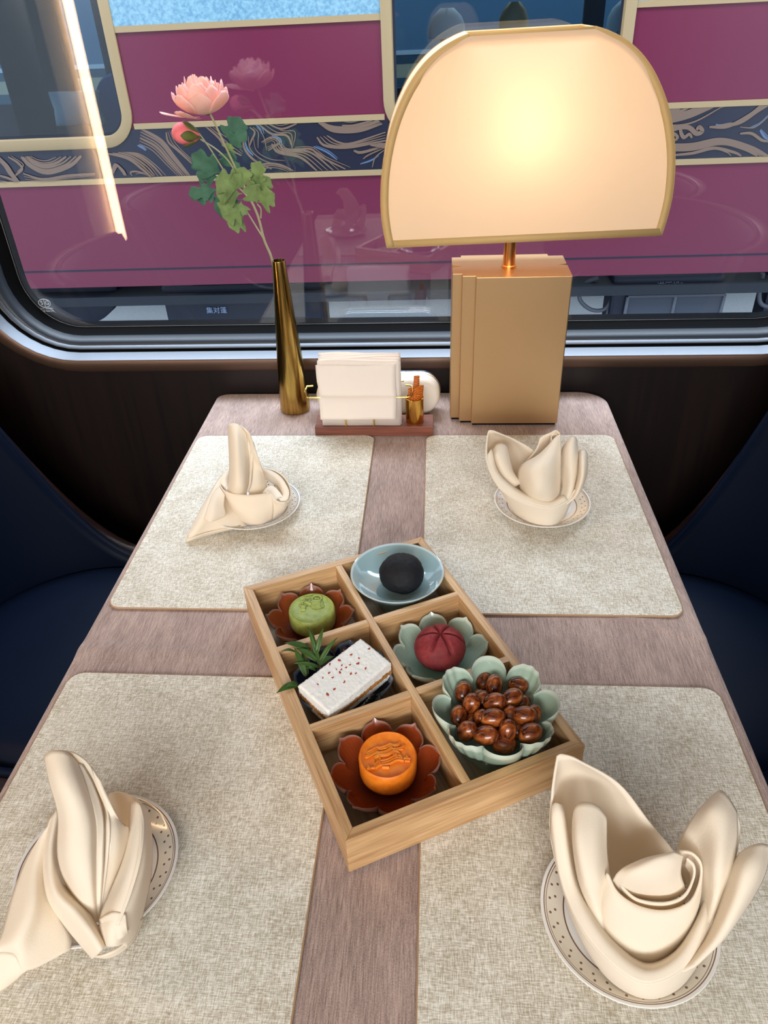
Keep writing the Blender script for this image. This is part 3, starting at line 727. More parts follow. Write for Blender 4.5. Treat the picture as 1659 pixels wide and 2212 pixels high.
# blue saucer dish
at = []; mb = MB(); prof = [(.0, .006), (.020, .0062), (.034, .010), (.045, .0175), (.0535, .0270), (.0545, .0285), (.0540, .0292), (.0530, .0288), (.0440, .0200), (.032, .0125), (.0185, .0085), (0, .0080)]
prof2 = [(.026, 0), (.027, .001), (.024, .016)]
pr = [(.024, 0), (.025, .001), (.0225, .0225), (.034, .0250), (.046, .0325), (.0535, .0425), (.0545, .0442), (.0541, .0450), (.0530, .0446), (.0445, .0370), (.033, .0300), (.018, .0265), (.001, .0260)]
mb.lathe(pr, 96, capb=True, capt=True); at = [(1.0 if r_ > .0525 else .5*r_/.05) for r_, z_ in pr for _ in range(96)]
o = mb.build('round_dish', M['celadon_blue'], ang=60, attr=at); o.location = bp(.1700, .2880); tag(o, 'round pale blue footed dish under the black bun', 'dish')
# green and orange pressed cakes
def pastry(name, loc, r, h, m, label, rot, strokes, k, wob=.0):
    e = empty(name, loc, label, 'pastry', None, rot)
    mb = MB(); seg = 72; prof = [(r*.90, 0), (r*.97, .002), (r*1.0, .006), (r, h-.004), (r*.975, h-.0012), (r*.94, h-.0002), (r*.91, h-.0004), (r*.89, h-.0013), (r*.6, h-.0016), (.0008, h-.0013)]
    mb.lathe(prof, seg, capb=True, capt=True)
    for v in mb.v:
        q = .0006*noise.noise(Vector((v.x*60, v.y*60, v.z*60+r*100))); v.x += q*.6; v.y += q*.6; v.z += q*.4*(v.z > .003)
    mb.build('cake_body', m, e, ang=60)
    mb = MB(); z = h-.0008
    for s in strokes:
        w = s[0]*1.45; pts = spline([(x*k, y*k, z) for x, y in s[1]], 4) if len(s[1]) > 2 else [Vector((x*k, y*k, z)) for x, y in s[1]]
        mb.tube(pts, w*k, 8, True, flat=1.0)
    mb.build('pressed_relief', m, e, ang=60); return e
def cake_mat(name, c, c2):
    t = NT(name); f = t.noise(160, 3); t.base(t.ramp(f, [(.35, c), (.65, c2)])); t.set(Roughness=.5, Subsurface_Weight=.3, Subsurface_Scale=.004); t.b.inputs['Subsurface Radius'].default_value = (1,.5,.2); t.bump(f, .12, .0006); return t.m
M['green'] = cake_mat('matcha_paste', srgb(138,152,70), srgb(164,178,92))
M['orange'] = cake_mat('orange_paste', srgb(232,120,18), srgb(244,140,36))
# the relief is drawn in a frame of half width 1, x right, y up
pav = [(.035,[(-.86,-.05),(-.6,.02),(-.42,.16)]),(.04,[(-.42,.16),(-.36,.10),(-.15,.12),(.05,.22),(.16,.36)]),(.04,[(.16,.36),(.24,.26),(.45,.28),(.62,.34),(.66,.42)]),
 (.035,[(-.86,-.05),(-.84,-.14),(-.62,-.02),(-.45,.06),(-.2,.06),(.02,.14),(.2,.27),(.45,.22),(.64,.24)]),
 (.035,[(-.8,.12),(-.6,.24),(-.44,.36)]),(.035,[(-.44,.36),(-.3,.34),(-.1,.40),(.1,.52)]),(.035,[(.1,.52),(.25,.46),(.42,.48),(.5,.58)]),
 (.03,[(-.8,.12),(-.78,.03),(-.55,.16),(-.4,.27),(-.2,.27),(.0,.34),(.15,.44),(.35,.40),(.5,.46)]),
 (.025,[(-.35,.2),(-.34,.28)]),(.025,[(-.2,.2),(-.19,.28)]),(.025,[(-.02,.26),(-.01,.34)]),(.025,[(.3,.32),(.31,.4)]),(.025,[(.42,.34),(.43,.4)]),
 (.04,[(-.55,-.13),(-.35,-.02),(0,.02),(.22,.15),(.46,.13)]),(.03,[(-.56,-.2),(-.35,-.08),(0,-.04),(.22,.09),(.46,.07)]),
 (.03,[(-.55,-.15),(-.50,-.62)]),(.03,[(-.32,-.05),(-.28,-.28)]),(.03,[(.24,.1),(.26,-.04)]),(.03,[(.46,.1),(.62,-.25)]),(.045,[(-.34,-.30),(-.28,-.46)]),(.045,[(.34,.02),(.40,-.18)]),
 (.035,[(-.50,-.48),(-.34,-.32),(0,-.24),(.34,-.05),(.58,-.10)]),(.03,[(-.48,-.56),(-.3,-.42),(0,-.35),(.34,-.18),(.6,-.2)]),
 (.04,[(-.48,-.66),(-.28,-.50),(.05,-.46),(.38,-.28),(.66,-.32)]),(.05,[(-.2,-.6),(.08,-.62)]),
 (.05,[(-.74,-.56),(-.68,-.70)]),(.04,[(-.8,-.66),(-.5,-.62)]),(.05,[(.78,-.1),(.80,-.22)]),(.04,[(.66,-.2),(.92,-.24)]),(.04,[(.7,-.32),(.9,-.34)])]
tea = [(.05,[(.0,.62),(-.04,.80),(.10,.98),(.32,.98),(.46,.80),(.42,.62)]),(.06,[(-.02,.58),(.2,.56),(.46,.58)]),(.05,[(.08,.72),(.22,.76),(.36,.72)]),
 (.10,[(.02,.45),(.24,.43),(.46,.45)]),(.11,[(.02,.28),(.24,.25),(.47,.28)]),(.09,[(.04,.12),(.24,.10),(.44,.13)]),(.05,[(-.02,.52),(.0,.3),(.02,.06)]),(.05,[(.5,.52),(.52,.3),(.5,.06)]),(.04,[(.0,.06),(.24,.0),(.5,.05)]),
 (.07,[(-.02,.28),(-.18,.34),(-.36,.44)]),(.05,[(-.30,.46),(-.38,.50)]),(.04,[(.55,.15),(.66,.12)]),
 (.05,[(-.62,.22),(-.45,.2),(-.28,.24)]),(.07,[(-.54,.10),(-.42,.08),(-.32,.10)]),(.05,[(-.50,-.02),(-.42,-.04),(-.34,-.02)]),(.055,[(-.52,-.10),(-.42,-.12),(-.32,-.10)]),
 (.035,[(-.6,.30),(-.66,.42),(-.56,.54)]),(.035,[(-.5,.30),(-.54,.46),(-.42,.6),(-.44,.7)]),(.035,[(-.42,.32),(-.40,.44),(-.26,.52)]),(.035,[(-.3,.74),(-.2,.86),(-.08,.9)]),(.03,[(-.46,.8),(-.34,.86)])]
pastry('moon_cake', bp(.0650, .0690, FZ+.0045), .0262, .0270, M['orange'], 'round orange pressed cake with a pavilion relief', R(3), pav, .0225)
pastry('moon_cake', bp(.0640, .2885, FZ+.0045), .0262, .0235, M['green'], 'round green pressed cake with a teapot relief', R(3), tea, .0215)
# black bun and red scored bun
def bun(name, loc, r, sq, m, label, fn, rot=0):
    mb = MB(); A, B = 96, 60; rows = []
    for j in range(1, B):
        ph = math.pi*j/B-math.pi/2
        rows.append([Vector((math.cos(ph)*math.cos(2*math.pi*i/A), math.cos(ph)*math.sin(2*math.pi*i/A), math.sin(ph))) for i in range(A)])
    pts = [[None]*A for _ in rows]
    for j, rw in enumerate(rows):
        for i, d in enumerate(rw):
            q = r*(1+fn(d)); z = d.z*sq; z = max(z, -.62*sq); pts[j][i] = Vector((d.x*q, d.y*q, z*q))
    mb.grid(pts, close=True); n = len(mb.v)
    mb.v += [pts[0][0]*0+Vector((0, 0, pts[0][0].z)), Vector((0, 0, pts[-1][0].z))]
    for i in range(A): mb.f += [[n, (i+1) % A, i], [n+1, (B-2)*A+i, (B-2)*A+(i+1) % A]]; mb.fm += [0, 0]
    o = mb.build(name, m, ang=180); o.location = loc; o.rotation_euler.z = rot; return tag(o, label, 'bun')
def bun_mat(name, c, c2, rough):
    t = NT(name); f = t.noise(220, 4, None, .65); g = t.noise(35, 3); t.base(t.ramp(t.math('ADD', t.math('MULTIPLY', f, .4), t.math('MULTIPLY', g, .6)), [(.35, c), (.65, c2)])); t.set(Roughness=rough); t.b.inputs['Specular IOR Level'].default_value = .3; t.bump(f, .35, .0012); return t.m
M['black'] = bun_mat('charcoal_dough', srgb(13,13,16), srgb(30,31,37), .7)
M['red'] = bun_mat('red_yeast_dough', srgb(118,34,42), srgb(160,64,66), .6)
bun('steamed_bun', bp(.1745, .2850, FZ+.0425), .0262, .86, M['black'], 'round charcoal black bun in the blue dish', lambda d: .045*noise.noise(d*1.6)+.018*noise.noise(d*6)+.006*noise.noise(d*16))
def redfn(d):
    th = math.atan2(d.y, d.x); el = math.acos(max(-1, min(1, d.z)))
    q = .03*noise.noise(d*1.7)+.012*noise.noise(d*7); dep = 0
    for a, l in ((2, 1.5), (58, 1.15), (115, 1.3), (172, 1.5), (244, 1.0), (300, 1.15)):
        da = abs((th-R(a)+math.pi) % (2*math.pi)-math.pi)*math.sin(max(el, .05))
        if el < l: dep = max(dep, math.exp(-(da/.055)**2)*min(1, (l-el)/.25))
    q -= .24*dep
    q += .05*math.exp(-((el-.5)/.35)**2)*(1-dep)*.6
    cr_ = noise.noise(d*9+Vector((3, 1, 2))); 
    if d.z < .45: q -= .02*max(0, 1-abs(cr_)/.05)
    return q
bun('steamed_bun', bp(.1710, .1770, FZ+.0225), .0275, .80, M['red'], 'dark red bun scored with a star, in the pale green bowl', redfn, R(0))
# white layered cake
wc = [G(648,1478,.056), G(775,1382,.060), G(838,1430,.056), G(712,1540-30,.052)]
ux = (wc[1]-wc[0]); ux.z = 0; Lc = ux.length; ux.normalize(); uz = Vector((0,0,1)); uy = uz.cross(ux)
cc = (wc[0]+wc[1]+wc[2]+wc[3])/4
CL, CW = .0835, .0445
ckM = Matrix.Translation(Vector((cc.x, cc.y, .0300))) @ Matrix.Rotation(math.atan2(ux.y, ux.x), 4, 'Z') @ Matrix.Rotation(R(-3), 4, 'Y') @ Matrix.Rotation(R(5), 4, 'X')
cake = empty('layer_cake', ckM.to_translation(), 'white oblong cake with a brown filling and red flecks on top', 'cake'); cake.rotation_euler = ckM.to_euler()
def slab(name, z0, z1, m, amp, g=0, sc=420):
    mb = MB(); nx, ny, nz = 64, 34, 8
    def P(i, j, k):
        x = -CL/2-g+(CL+2*g)*i/nx; y = -CW/2-g+(CW+2*g)*j/ny; z = z0+(z1-z0)*k/nz
        e = .0028
        v = Vector((x, y, z)); q = noise.noise(v*sc*1.6)*amp*1.1+noise.noise(v*sc*.6)*amp*.35
        n_ = Vector((0, 0, 0))
        if i in (0, nx): n_.x += -1 if i == 0 else 1
        if j in (0, ny): n_.y += -1 if j == 0 else 1
        if k == nz: n_.z += 1
        if k == 0: n_.z -= 1
        if n_.length: v += n_.normalized()*q
        if k == nz and (i in (0, nx) or j in (0, ny)): v.z -= .0012; v.x *= .985; v.y *= .975
        return v
    def face(fn, a, b, flip):
        rows = [[fn(p, q) for q in range(b+1)] for p in range(a+1)]
        if flip: rows = rows[::-1]
        mb.grid(rows)
    face(lambda p, q: P(p, q, nz), nx, ny, False); face(lambda p, q: P(p, q, 0), nx, ny, True)
    face(lambda p, q: P(p, 0, q), nx, nz, False); face(lambda p, q: P(p, ny, q), nx, nz, True)
    face(lambda p, q: P(0, p, q), ny, nz, True); face(lambda p, q: P(nx, p, q), ny, nz, False)
    return mb.build(name, m, cake, ang=180)
M['coco'] = flat('white_steamed_cake', srgb(252,251,248), .85, bump=(1400, .7, .001), spec=.1, Subsurface_Weight=.2, Subsurface_Scale=.003)
M['fill'] = flat('brown_filling', srgb(172,120,70), .85, bump=(900, .8, .0015), spec=.2, var=.35)
slab('bottom_layer', 0, .0075, M['coco'], .0007); slab('filling', .0068, .0132, M['fill'], .0012, .0004, 520); slab('top_layer', .0125, .0250, M['coco'], .0008)
M['fleck'] = flat('red_petal', srgb(168,52,24), .6)
inv = ckM.inverted()
fl = [(852,434),(1127,430),(926,497),(1018,524),(800,545),(697,597),(908,595),(1000,597),(825,612),(752,655),(808,650),(870,638),(1080,638),(676,686),(790,689),(715,737),(600,748),(984,704),(928,708),(840,790),(545,826),(735,868),(650,938)]
ztop = (ckM @ Vector((0, 0, .0225))).z
for u, v in fl:
    d = ray(580+u/5.184, 1320+v/5.184); nrm = ckM.to_3x3() @ Vector((0, 0, 1)); p0 = ckM @ Vector((0, 0, .0252)); t = (p0-CAM).dot(nrm)/d.dot(nrm)
    p = inv @ (CAM+d*t); a = random.uniform(0, 6.28); s = random.uniform(.0009, .0015)
    mb = MB(); mb.tube([p+Vector((math.cos(a+q)*s, math.sin(a+q)*s, .0002*abs(q-.8))) for q in (-.5, .4, 1.3, 2.2)], [s*.35, s*.55, s*.5, s*.3], 6, True, flat=.6)
    if random.random() < .5: mb.tube([p, p+Vector((math.cos(a)*s*1.6, math.sin(a)*s*1.6, .0003))], s*.45, 6)
    mb.build('red_fleck', M['fleck'], cake)
# bamboo sprig beside the cake
M['leaf'] = flat('bamboo_leaf', srgb(54,84,30), .4, var=.35, spec=.4)
M['sprigstem'] = flat('sprig_stem', srgb(120,130,60), .5)
spr = empty('bamboo_sprig', G(690, 1450, .045), 'green bamboo leaf sprig beside the white cake', 'leaves'); sl = spr.location.copy()
def X5(u, v): return 580+u/5.184, 1320+v/5.184
def blade(base, tip, w, zb, zt, bend=.003):
    a = G(*X5(*base), zb)-sl; b = G(*X5(*tip), zt)-sl; n = 14; mb = MB(); d = (b-a); side = d.cross(Vector((0, -.5, 1))).normalized(); rows = []
    for i in range(n+1):
        t = i/n; c = a+d*t+Vector((0, 0, bend*math.sin(math.pi*t))); ww = w*math.sin(math.pi*min(1, t*.93+.07)**.75)*.5+.0001
        rows.append([c-side*ww+Vector((0,0,.0004)), c-side*ww*.5, c+Vector((0,0,-.0003)), c+side*ww*.5, c+side*ww+Vector((0,0,.0004))])
    mb.grid(rows); mb.build('leaf', M['leaf'], spr, ang=180, solid=.0002)
for b_, t_, w, z0, z1 in (((570,600),(480,200),.004,.044,.060),((545,520),(440,180),.0045,.046,.066),((530,520),(620,180),.0055,.046,.068),((565,590),(770,300),.0055,.044,.062),
    ((470,440),(180,360),.008,.048,.056),((545,560),(310,420),.007,.046,.052),((575,635),(275,590),.0045,.044,.050),((530,670),(420,645),.0035,.043,.045),((420,730),(290,410),.008,.040,.056),
    ((440,710),(370,440),.005,.040,.050),((560,610),(740,510),.006,.044,.046),((640,580),(560,500),.004,.042,.045),((300,455),(140,460),.003,.050,.052),((340,820),(90,920),.008,.047,.0505),((330,830),(200,850),.006,.048,.052)):
    blade(b_, t_, w*.9, z0, z1)
mb = MB(); mb.tube([G(*X5(*q), z)-sl for q, z in (((590,660),.042),((565,600),.044),((530,520),.047),((470,440),.049),((380,400),.051))], [.0007,.0006,.0005,.0004,.0003], 6)
mb.build('stem', M['sprigstem'], spr)
# candied nuts
def nut_mat():
    t = NT('candied_nut'); a = t.noise(170, 4, t.co((1, 1, .5)), .65, .8); t.base(t.ramp(a, [(.36, srgb(54,18,8)), (.50, srgb(130,60,24)), (.66, srgb(186,108,48))]))
    t.set(Roughness=.24); t.b.inputs['Coat Weight'].default_value = .35; t.bump(a, .25, .0006); return t.m
M['nut'] = nut_mat()
mb = MB(); rows = []
for j in range(1, 20):
    ph = math.pi*j/20; rows.append([Vector((.0066*math.sin(ph)*math.cos(2*math.pi*i/28), .0066*math.sin(ph)*math.sin(2*math.pi*i/28), -.0086*math.cos(ph))) for i in range(28)])
for rw in rows:
    for v in rw: v *= 1+.05*noise.noise(v*120)
mb.grid(rows, close=True); n = len(mb.v); mb.v += [Vector((0,0,-.0085)), Vector((0,0,.0085))]
for i in range(28): mb.f += [[n, (i+1) % 28, i], [n+1, 18*28+i, 18*28+(i+1) % 28]]; mb.fm += [0, 0]
nut0 = mb.build('candied_nut', M['nut'], ang=180); nut0['category'] = 'nut'
nuts = [(855,710,.050,60,10,1.0),(945,750,.057,70,70,1.05),(1160,748,.054,-5,0,1.0),(668,808,.054,75,65,1.05),(742,912,.062,-75,60,1.05),(1105,862,.062,30,10,1.1),(842,885,.054,0,80,.95),(950,900,.066,-35,35,1.1),
 (625,1022,.055,80,60,1.0),(935,1042,.067,5,5,1.12),(825,1045,.058,-70,60,.95),(1080,1020,.060,20,75,.95),(1215,1022,.062,-10,10,1.15),(1290,1015,.056,-30,70,1.0),(700,1158,.060,-60,50,1.1),(745,1075,.050,0,60,.9),
 (872,1200,.062,-30,25,1.15),(1065,1150,.066,-80,70,1.0),(1270,1180,.060,15,10,1.15),(1165,1140,.050,40,30,1.0),(1035,1278,.056,5,0,1.1),(800,860,.048,0,50,.9),(1190,915,.050,0,50,.95),(985,1170,.050,0,30,1.0),
 (700,980,.046,20,20,1.0),(1040,1080,.046,50,10,1.0),(880,970,.046,-20,10,1.0),(1120,960,.046,10,10,1.0)]
POS = {0: 'topmost of the back pair', 1: 'leaning on the nut behind it at the back middle', 2: 'alone at the back right petal', 3: 'against the back left petal', 4: 'upright, left of centre', 5: 'large and dark, right of centre towards the back',
 6: 'half hidden left of the tilted light one in the middle', 7: 'tilted and light brown in the upper middle', 8: 'against the left petal', 9: 'lying level on top at the very centre', 10: 'tucked left of the central one', 11: 'half hidden right of the central one',
 12: 'large and light, nearest the right petal', 13: 'behind the large one at the right petal', 14: 'against the front left petal', 15: 'small and low between the front left and centre', 16: 'dark and round at the front', 17: 'standing upright front right of centre',
 18: 'against the front right petal', 19: 'dark and low behind the front right one', 24: 'low in the gap at the left, between two upright ones', 25: 'low in the gap front right of the central one', 26: 'low in the gap behind the central one', 27: 'low in the gap towards the right, behind the half hidden one', 20: 'frontmost, by the front petal', 21: 'small sliver behind the upright one on the left', 22: 'low sliver under the large dark one at the back right', 23: 'in the dark gap between the front nuts'}
for i, (u, v, z, a, tilt, s) in enumerate(nuts):
    o = nut0 if i == 0 else nut0.copy()
    if i: COL.objects.link(o)
    z -= .004
    p = G(840+u/4.1475, 1300+v/4.1475, z); o.location = p
    axis = (RT*math.cos(R(a))*math.cos(R(tilt))+Vector((0, .5, .5)).normalized()*math.sin(R(tilt))+Vector((0, 1, 0))*math.sin(R(a))*math.cos(R(tilt))).normalized()
    o.rotation_euler = axis.to_track_quat('Z', 'Y').to_euler(); o.scale = (s*1.2,)*3
    o['label'] = ('glossy brown candied nut, '+POS[i]) if i in POS else 'glossy brown candied nut buried at the bottom of the bowl'
    o['category'] = 'nut'; o['group'] = 'candied nuts in the footed bowl'

# ------------------------------------------------------------------ things along the window
# lamp
lc = Vector((.1145, 1.185, 0)); lamp = empty('table_lamp', lc, 'lit table lamp with domed cream shade and stepped gold base', 'lamp')
q = [(-.0895,-.040),(-.0745,-.040),(-.0745,-.052),(-.0540,-.052),(-.0540,-.0612),(.0885,-.0612),(.0895,-.0600),(.0895,-.003),(.0745,0),(.0895,.005),(.0895,.048),(.0660,.048),(.0660,.0580),(-.0745,.0580),(-.0745,.048),(-.0895,.048),(-.0895,.008),(-.0735,0),(-.0895,-.008)]
q = [(x, y) for x, y in q]
mb = MB(); mb.prism(q, .003, .25); mb.build('lamp_base', M['lampbase'], lamp, smooth=False, bev=.0008)
mb = MB(); mb.prism([(x*.97, y*.97) for x, y in q], 0, .003); mb.build('base_foot', M['rubber'], lamp, smooth=False)
mb = MB(); mb.lathe([(.0112, .25), (.0112, .2535), (.0095, .255), (.0095, .40), (.012, .402), (.012, .425)], 28, (-.002, -.012, 0), capt=True); mb.build('stem', M['stem_metal'], lamp, ang=40)
sc0 = Vector((.006, -.004, 0))
mb = MB(); rows = []
for j in range(1, 12): rows.append([sc0+Vector((.021*math.sin(math.pi*j/12)*math.cos(2*math.pi*i/20), .021*math.sin(math.pi*j/12)*math.sin(2*math.pi*i/20), .430-.026*math.cos(math.pi*j/12))) for i in range(20)])
mb.grid(rows, close=True); mb.build('bulb', M['bulb'], lamp)
prof = [(0,.1965,.070),(.1,.2005,.0705),(.2,.2025,.0705),(.3,.2015,.070),(.4,.1985,.069),(.5,.1930,.067),(.6,.1850,.064),(.7,.1735,.060),(.8,.1575,.056),(.88,.1390,.052),(.94,.1180,.049),(.98,.0960,.047),(1,.0800,.0455)]
prof = [tuple(p) for p in spline(prof, 4)]
TILT = Matrix.Translation(Vector((0, 0, .43))) @ Matrix.Rotation(R(2.0), 4, 'Z') @ Matrix.Rotation(R(-.9), 4, 'Y') @ Matrix.Translation(Vector((0, 0, -.43)))
def sz(t): return .3045+.2565*t
def corner_pt(t, hw, hd, sx, sy): return TILT @ (sc0+Vector((sx*hw, sy*hd, sz(t))))
mb = MB(); fine_ = []
for sxa, sya, sxb, syb in ((-1,-1,1,-1),(1,-1,1,1),(1,1,-1,1),(-1,1,-1,-1)):
    rows = []
    for t, hw, hd in prof:
        a = corner_pt(t, hw, hd, sxa, sya); b = corner_pt(t, hw, hd, sxb, syb)
        rows.append([a.lerp(b, k/12) for k in range(13)])
    mb.grid(rows)
mb.build('lamp_shade', M['shade'], lamp, ang=30)
# cloth binding along every edge of the shade
mb = MB(); tw = .0105
for sya in (-1, 1):
    e = Vector((0, sya*.0007, 0))
    for sx in (-1, 1):
        rows = []
        for i, (t, hw, hd) in enumerate(prof):
            a = corner_pt(t, hw, hd, sx, sya)+e; p2 = prof[min(i+1, len(prof)-1)]; p1 = prof[max(i-1, 0)]
            tan = (corner_pt(*p2, sx, sya)-corner_pt(*p1, sx, sya)).normalized(); nin = Vector((tan.z*-sx*abs(1), 0, tan.x*sx)); nin.normalize()
            rows.append([a, a+nin*tw])
        mb.grid(rows)
    for t0, s in ((0, 1), (1, -1)):
        hw, hd = (prof[0][1:], prof[-1][1:])[t0]
        a = corner_pt(t0, hw, hd, -1, sya)+e; b = corner_pt(t0, hw, hd, 1, sya)+e; up = Vector((0, 0, tw*s)); mb.grid([[a, b], [a+up, b+up]])
for sx in (-1, 1):
    for sya in (-1, 1):
        rows = []
        for t, hw, hd in prof:
            a = corner_pt(t, hw, hd, sx, sya)+Vector((sx*.0007, 0, 0)); rows.append([a, a+Vector((0, -sya*.003, 0))])
        mb.grid(rows)
mb.build('shade_binding', M['tape'], lamp, ang=180, solid=.0005)
pl = bpy.data.lights.new('bulb_light', 'POINT'); pl.energy = .62; pl.color = (1, .74, .48); pl.shadow_soft_size = .045
po = bpy.data.objects.new('bulb_light', pl); COL.objects.link(po); po.parent = lamp; po.location = sc0+Vector((0, -.01, .435))

# vase and flowers
vb = Vector((-.2510, 1.187, 0))
mb = MB(); mb.lathe([(.024, 0), (.0262, .0012), (.0268, .004), (.0262, .02), (.0225, .09), (.0170, .17), (.0125, .235), (.0108, .262), (.0105, .2635), (.0098, .2635), (.0096, .26), (.0110, .235), (.011, .15)], 56, capt=True)
o = mb.build('vase', M['vase'], ang=60); o.location = vb; tag(o, 'tall slender bronze vase holding pink flowers, left of the tissues', 'vase')
def X3(u, v): return 340+u/4.81, 140+v/4.81
fl_ = empty('flower_stem', Vector((vb.x, vb.y, .20)), 'pink silk flower with open bloom, bud and green leaves in the vase', 'flower'); f0 = fl_.location.copy()
def FP(u, v, y=1.187): return Y(*X3(u, v), y)-f0
M['fstem'] = flat('flower_stem_green', srgb(158,156,122), .6, var=.1)
M['fleaf'] = flat('flower_leaf_green', srgb(118,142,88), .6, var=.25, spec=.25)
M['fleaf2'] = flat('flower_leaf_blue_green', srgb(66,108,88), .6, var=.2, spec=.25)
M['sepal'] = flat('sepal_olive', srgb(88,98,40), .6, var=.2)
def petal_mat():
    t = NT('pink_petal'); at = t.new('ShaderNodeAttribute', attribute_name='rim'); n = t.noise(1, 3, t.co((260, 260, 60)))
    t.base(t.ramp(t.math('ADD', t.math('MULTIPLY', at.outputs['Fac'], .7), t.math('MULTIPLY', n, .4)), [(.1, srgb(252,214,196)), (.5, srgb(252,184,170)), (.95, srgb(252,205,205))]))
    t.set(Roughness=.7, Subsurface_Weight=.3, Subsurface_Scale=.005); return t.m
M['petal'] = petal_mat()
M['budpink'] = flat('bud_pink', srgb(248,128,136), .6, var=.12, Subsurface_Weight=.2, Subsurface_Scale=.004)
def stem(pts, r, y=1.187): 
    mb = MB(); mb.tube([p for p in spline([FP(*q) for q in pts], 6)], r, 8); return mb
m1 = MB(); n3 = lambda pts: spline([FP(*q) for q in pts], 6)
P_ = n3([(1225,2280,1.188),(1190,2020,1.187),(1110,1820,1.186),(1040,1560,1.185),(900,1260,1.183),(760,960,1.180),(640,700,1.178),(535,480,1.176)]); m1.tube(P_, [.0022-.0008*i/len(P_) for i in range(len(P_))], 8)
m1.build('main_stem', M['fstem'], fl_)
for pts in ([(1060,1600,1.186),(960,1400,1.180),(800,1230,1.176),(700,1110,1.172),(560,890,1.170),(425,700,1.168)], [(860,1200,1.182),(740,1000,1.178),(600,870,1.176),(440,770,1.172)], [(1100,1800,1.187),(1000,1640,1.190),(900,1480,1.194)], [(1075,1590,1.186),(1075,1500,1.182),(1040,1450,1.180)]):
    P_ = n3(pts); mb = MB(); mb.tube(P_, [.0013-.0003*i/len(P_) for i in range(len(P_))], 8); mb.build('side_stem', M['fstem'], fl_)
# open bloom: many cupped petals
hc = FP(455, 370, 1.172)
def petal(c, th, r, h, w, curl, out, seed, lift=0):
    """cupped petal growing from below c outward at angle th"""
    mb = MB(); A, B = 10, 10; rows = []; at = []
    for j in range(B+1):
        v = j/B; row = []
        for i in range(A+1):
            u = i/A*2-1; ww = w*(math.sin(math.pi*(.12+.80*v))**.6)
            ang = th+u*ww; rr = r*(math.sin(v*math.pi*.5)**.7)*(1+out*v)-curl*v*v*r
            edge = .0012*noise.noise(Vector((u*3, seed, v*2)))*v*2
            z = h*(v**1.25)*(1-.12*u*u*v)+edge+lift
            row.append(c+Vector((rr*math.cos(ang), rr*math.sin(ang), z-.018)))
            at.append(min(1, max(0, v*.8+.3*noise.noise(Vector((seed, u, v))))))
        rows.append(row)
    mb.grid(rows); mb.build('petal', M['petal'], fl_, ang=180, solid=.0004, attr=at)
sd = 0
for ring, (n_, r_, h_, w_, cu, ou) in enumerate(((5, .011, .044, 1.0, .30, 0), (6, .018, .046, .80, .32, .02), (6, .025, .046, .70, .30, .04), (7, .031, .044, .60, .28, .06), (8, .0365, .040, .54, .22, .08), (7, .040, .031, .56, .10, .06))):
    for i in range(n_):
        sd += 1; petal(hc, 2*math.pi*(i+.5*(ring % 2)+.15*random.random())/n_, r_*random.uniform(.95, 1.05), h_*random.uniform(.92, 1.08), w_, cu, ou, sd*1.7)
petal(hc+Vector((-.004, -.006, -.002)), R(205), .040, .010, .40, -.1, .25, 99)
petal(hc+Vector((0, -.006, -.004)), R(238), .038, .014, .48, 0, .1, 101)
mb = MB(); c_ = FP(520, 480, 1.174); mb.lathe([(.001, -.006), (.004, -.002), (.008, .004), (.011, .008)], 14, c_, capt=True); mb.build('calyx', M['sepal'], fl_)
# bud
bc = FP(290, 720, 1.166); bd = (FP(170, 690, 1.166)-FP(430, 730, 1.168)).normalized()
qm = bd.to_track_quat('Z', 'Y').to_matrix().to_4x4()
mb = MB(); mb.lathe([(.003, -.020), (.009, -.015), (.0135, -.006), (.0150, .002), (.0135, .010), (.009, .016), (.002, .0195)], 24, capt=True)
for v in mb.v: a = math.atan2(v.y, v.x); s = 1+.06*math.cos(3*a+v.z*60); v.x *= s; v.y *= s
mb.v = [bc+(qm @ v) for v in mb.v]; mb.build('flower_bud', M['budpink'], fl_)
for k in range(5):
    mb = MB(); rows = []; a0 = 2*math.pi*k/5
    for j in range(9):
        t = j/8; z = -.021+.024*t; r_ = .004+.0125*math.sin(t*1.5)+.001; w = .55*math.sin(math.pi*(.1+.88*t))
        rows.append([bc+(qm @ Vector((r_*math.cos(a0+w*u), r_*math.sin(a0+w*u), z))) for u in (-1, -.5, 0, .5, 1)])
    mb.grid(rows); mb.build('sepal', M['sepal'], fl_, ang=180, solid=.0004)
# lobed leaves: outline traced on a leaf, laid in its own tilted plane
def leaf(base, tip, w, y0, y1, m, twist=0, lobes=3):
    w *= 1.35
    a = FP(*base, y0); b = FP(*tip, y1); d = b-a; L = d.length; d.normalize()
    s = d.cross(Vector((math.sin(twist), -math.cos(twist), .25))).normalized(); nn = s.cross(d)
    out = []
    ctrl = [(0,.03),(.12,.06),(.24,.30),(.36,.72),(.50,.92),(.54,.74),(.55,.52),(.62,.50),(.72,.64),(.84,.68),(.88,.50),(.90,.36),(.94,.26),(1.0,.0)]
    sp = spline([(x, y_, 0) for x, y_ in ctrl], 5)
    mb = MB(); rows = []
    N_ = len(sp)
    for i, p in enumerate(sp):
        j_ = .02*math.sin(i*2.4); x, wd = p.x, max(0, p.y+j_*(p.y > .1))
        row = []
        for u in (-1, -.66, -.33, 0, .33, .66, 1):
            xx = (x if abs(u) > .9 else x*(.0+abs(u))+(i/(N_-1))*(1-abs(u)))
            row.append(a+d*(xx*L)+s*(u*wd*w*.5)+nn*(.12*w*abs(u)**2*wd+.10*L*math.sin(math.pi*min(1, xx))-.02*L*math.cos(u*7+xx*9)*wd))
        rows.append(row)
    mb.grid(rows); mb.build('leaf', m, fl_, ang=180, solid=.0003)
g1, g2 = M['fleaf'], M['fleaf2']
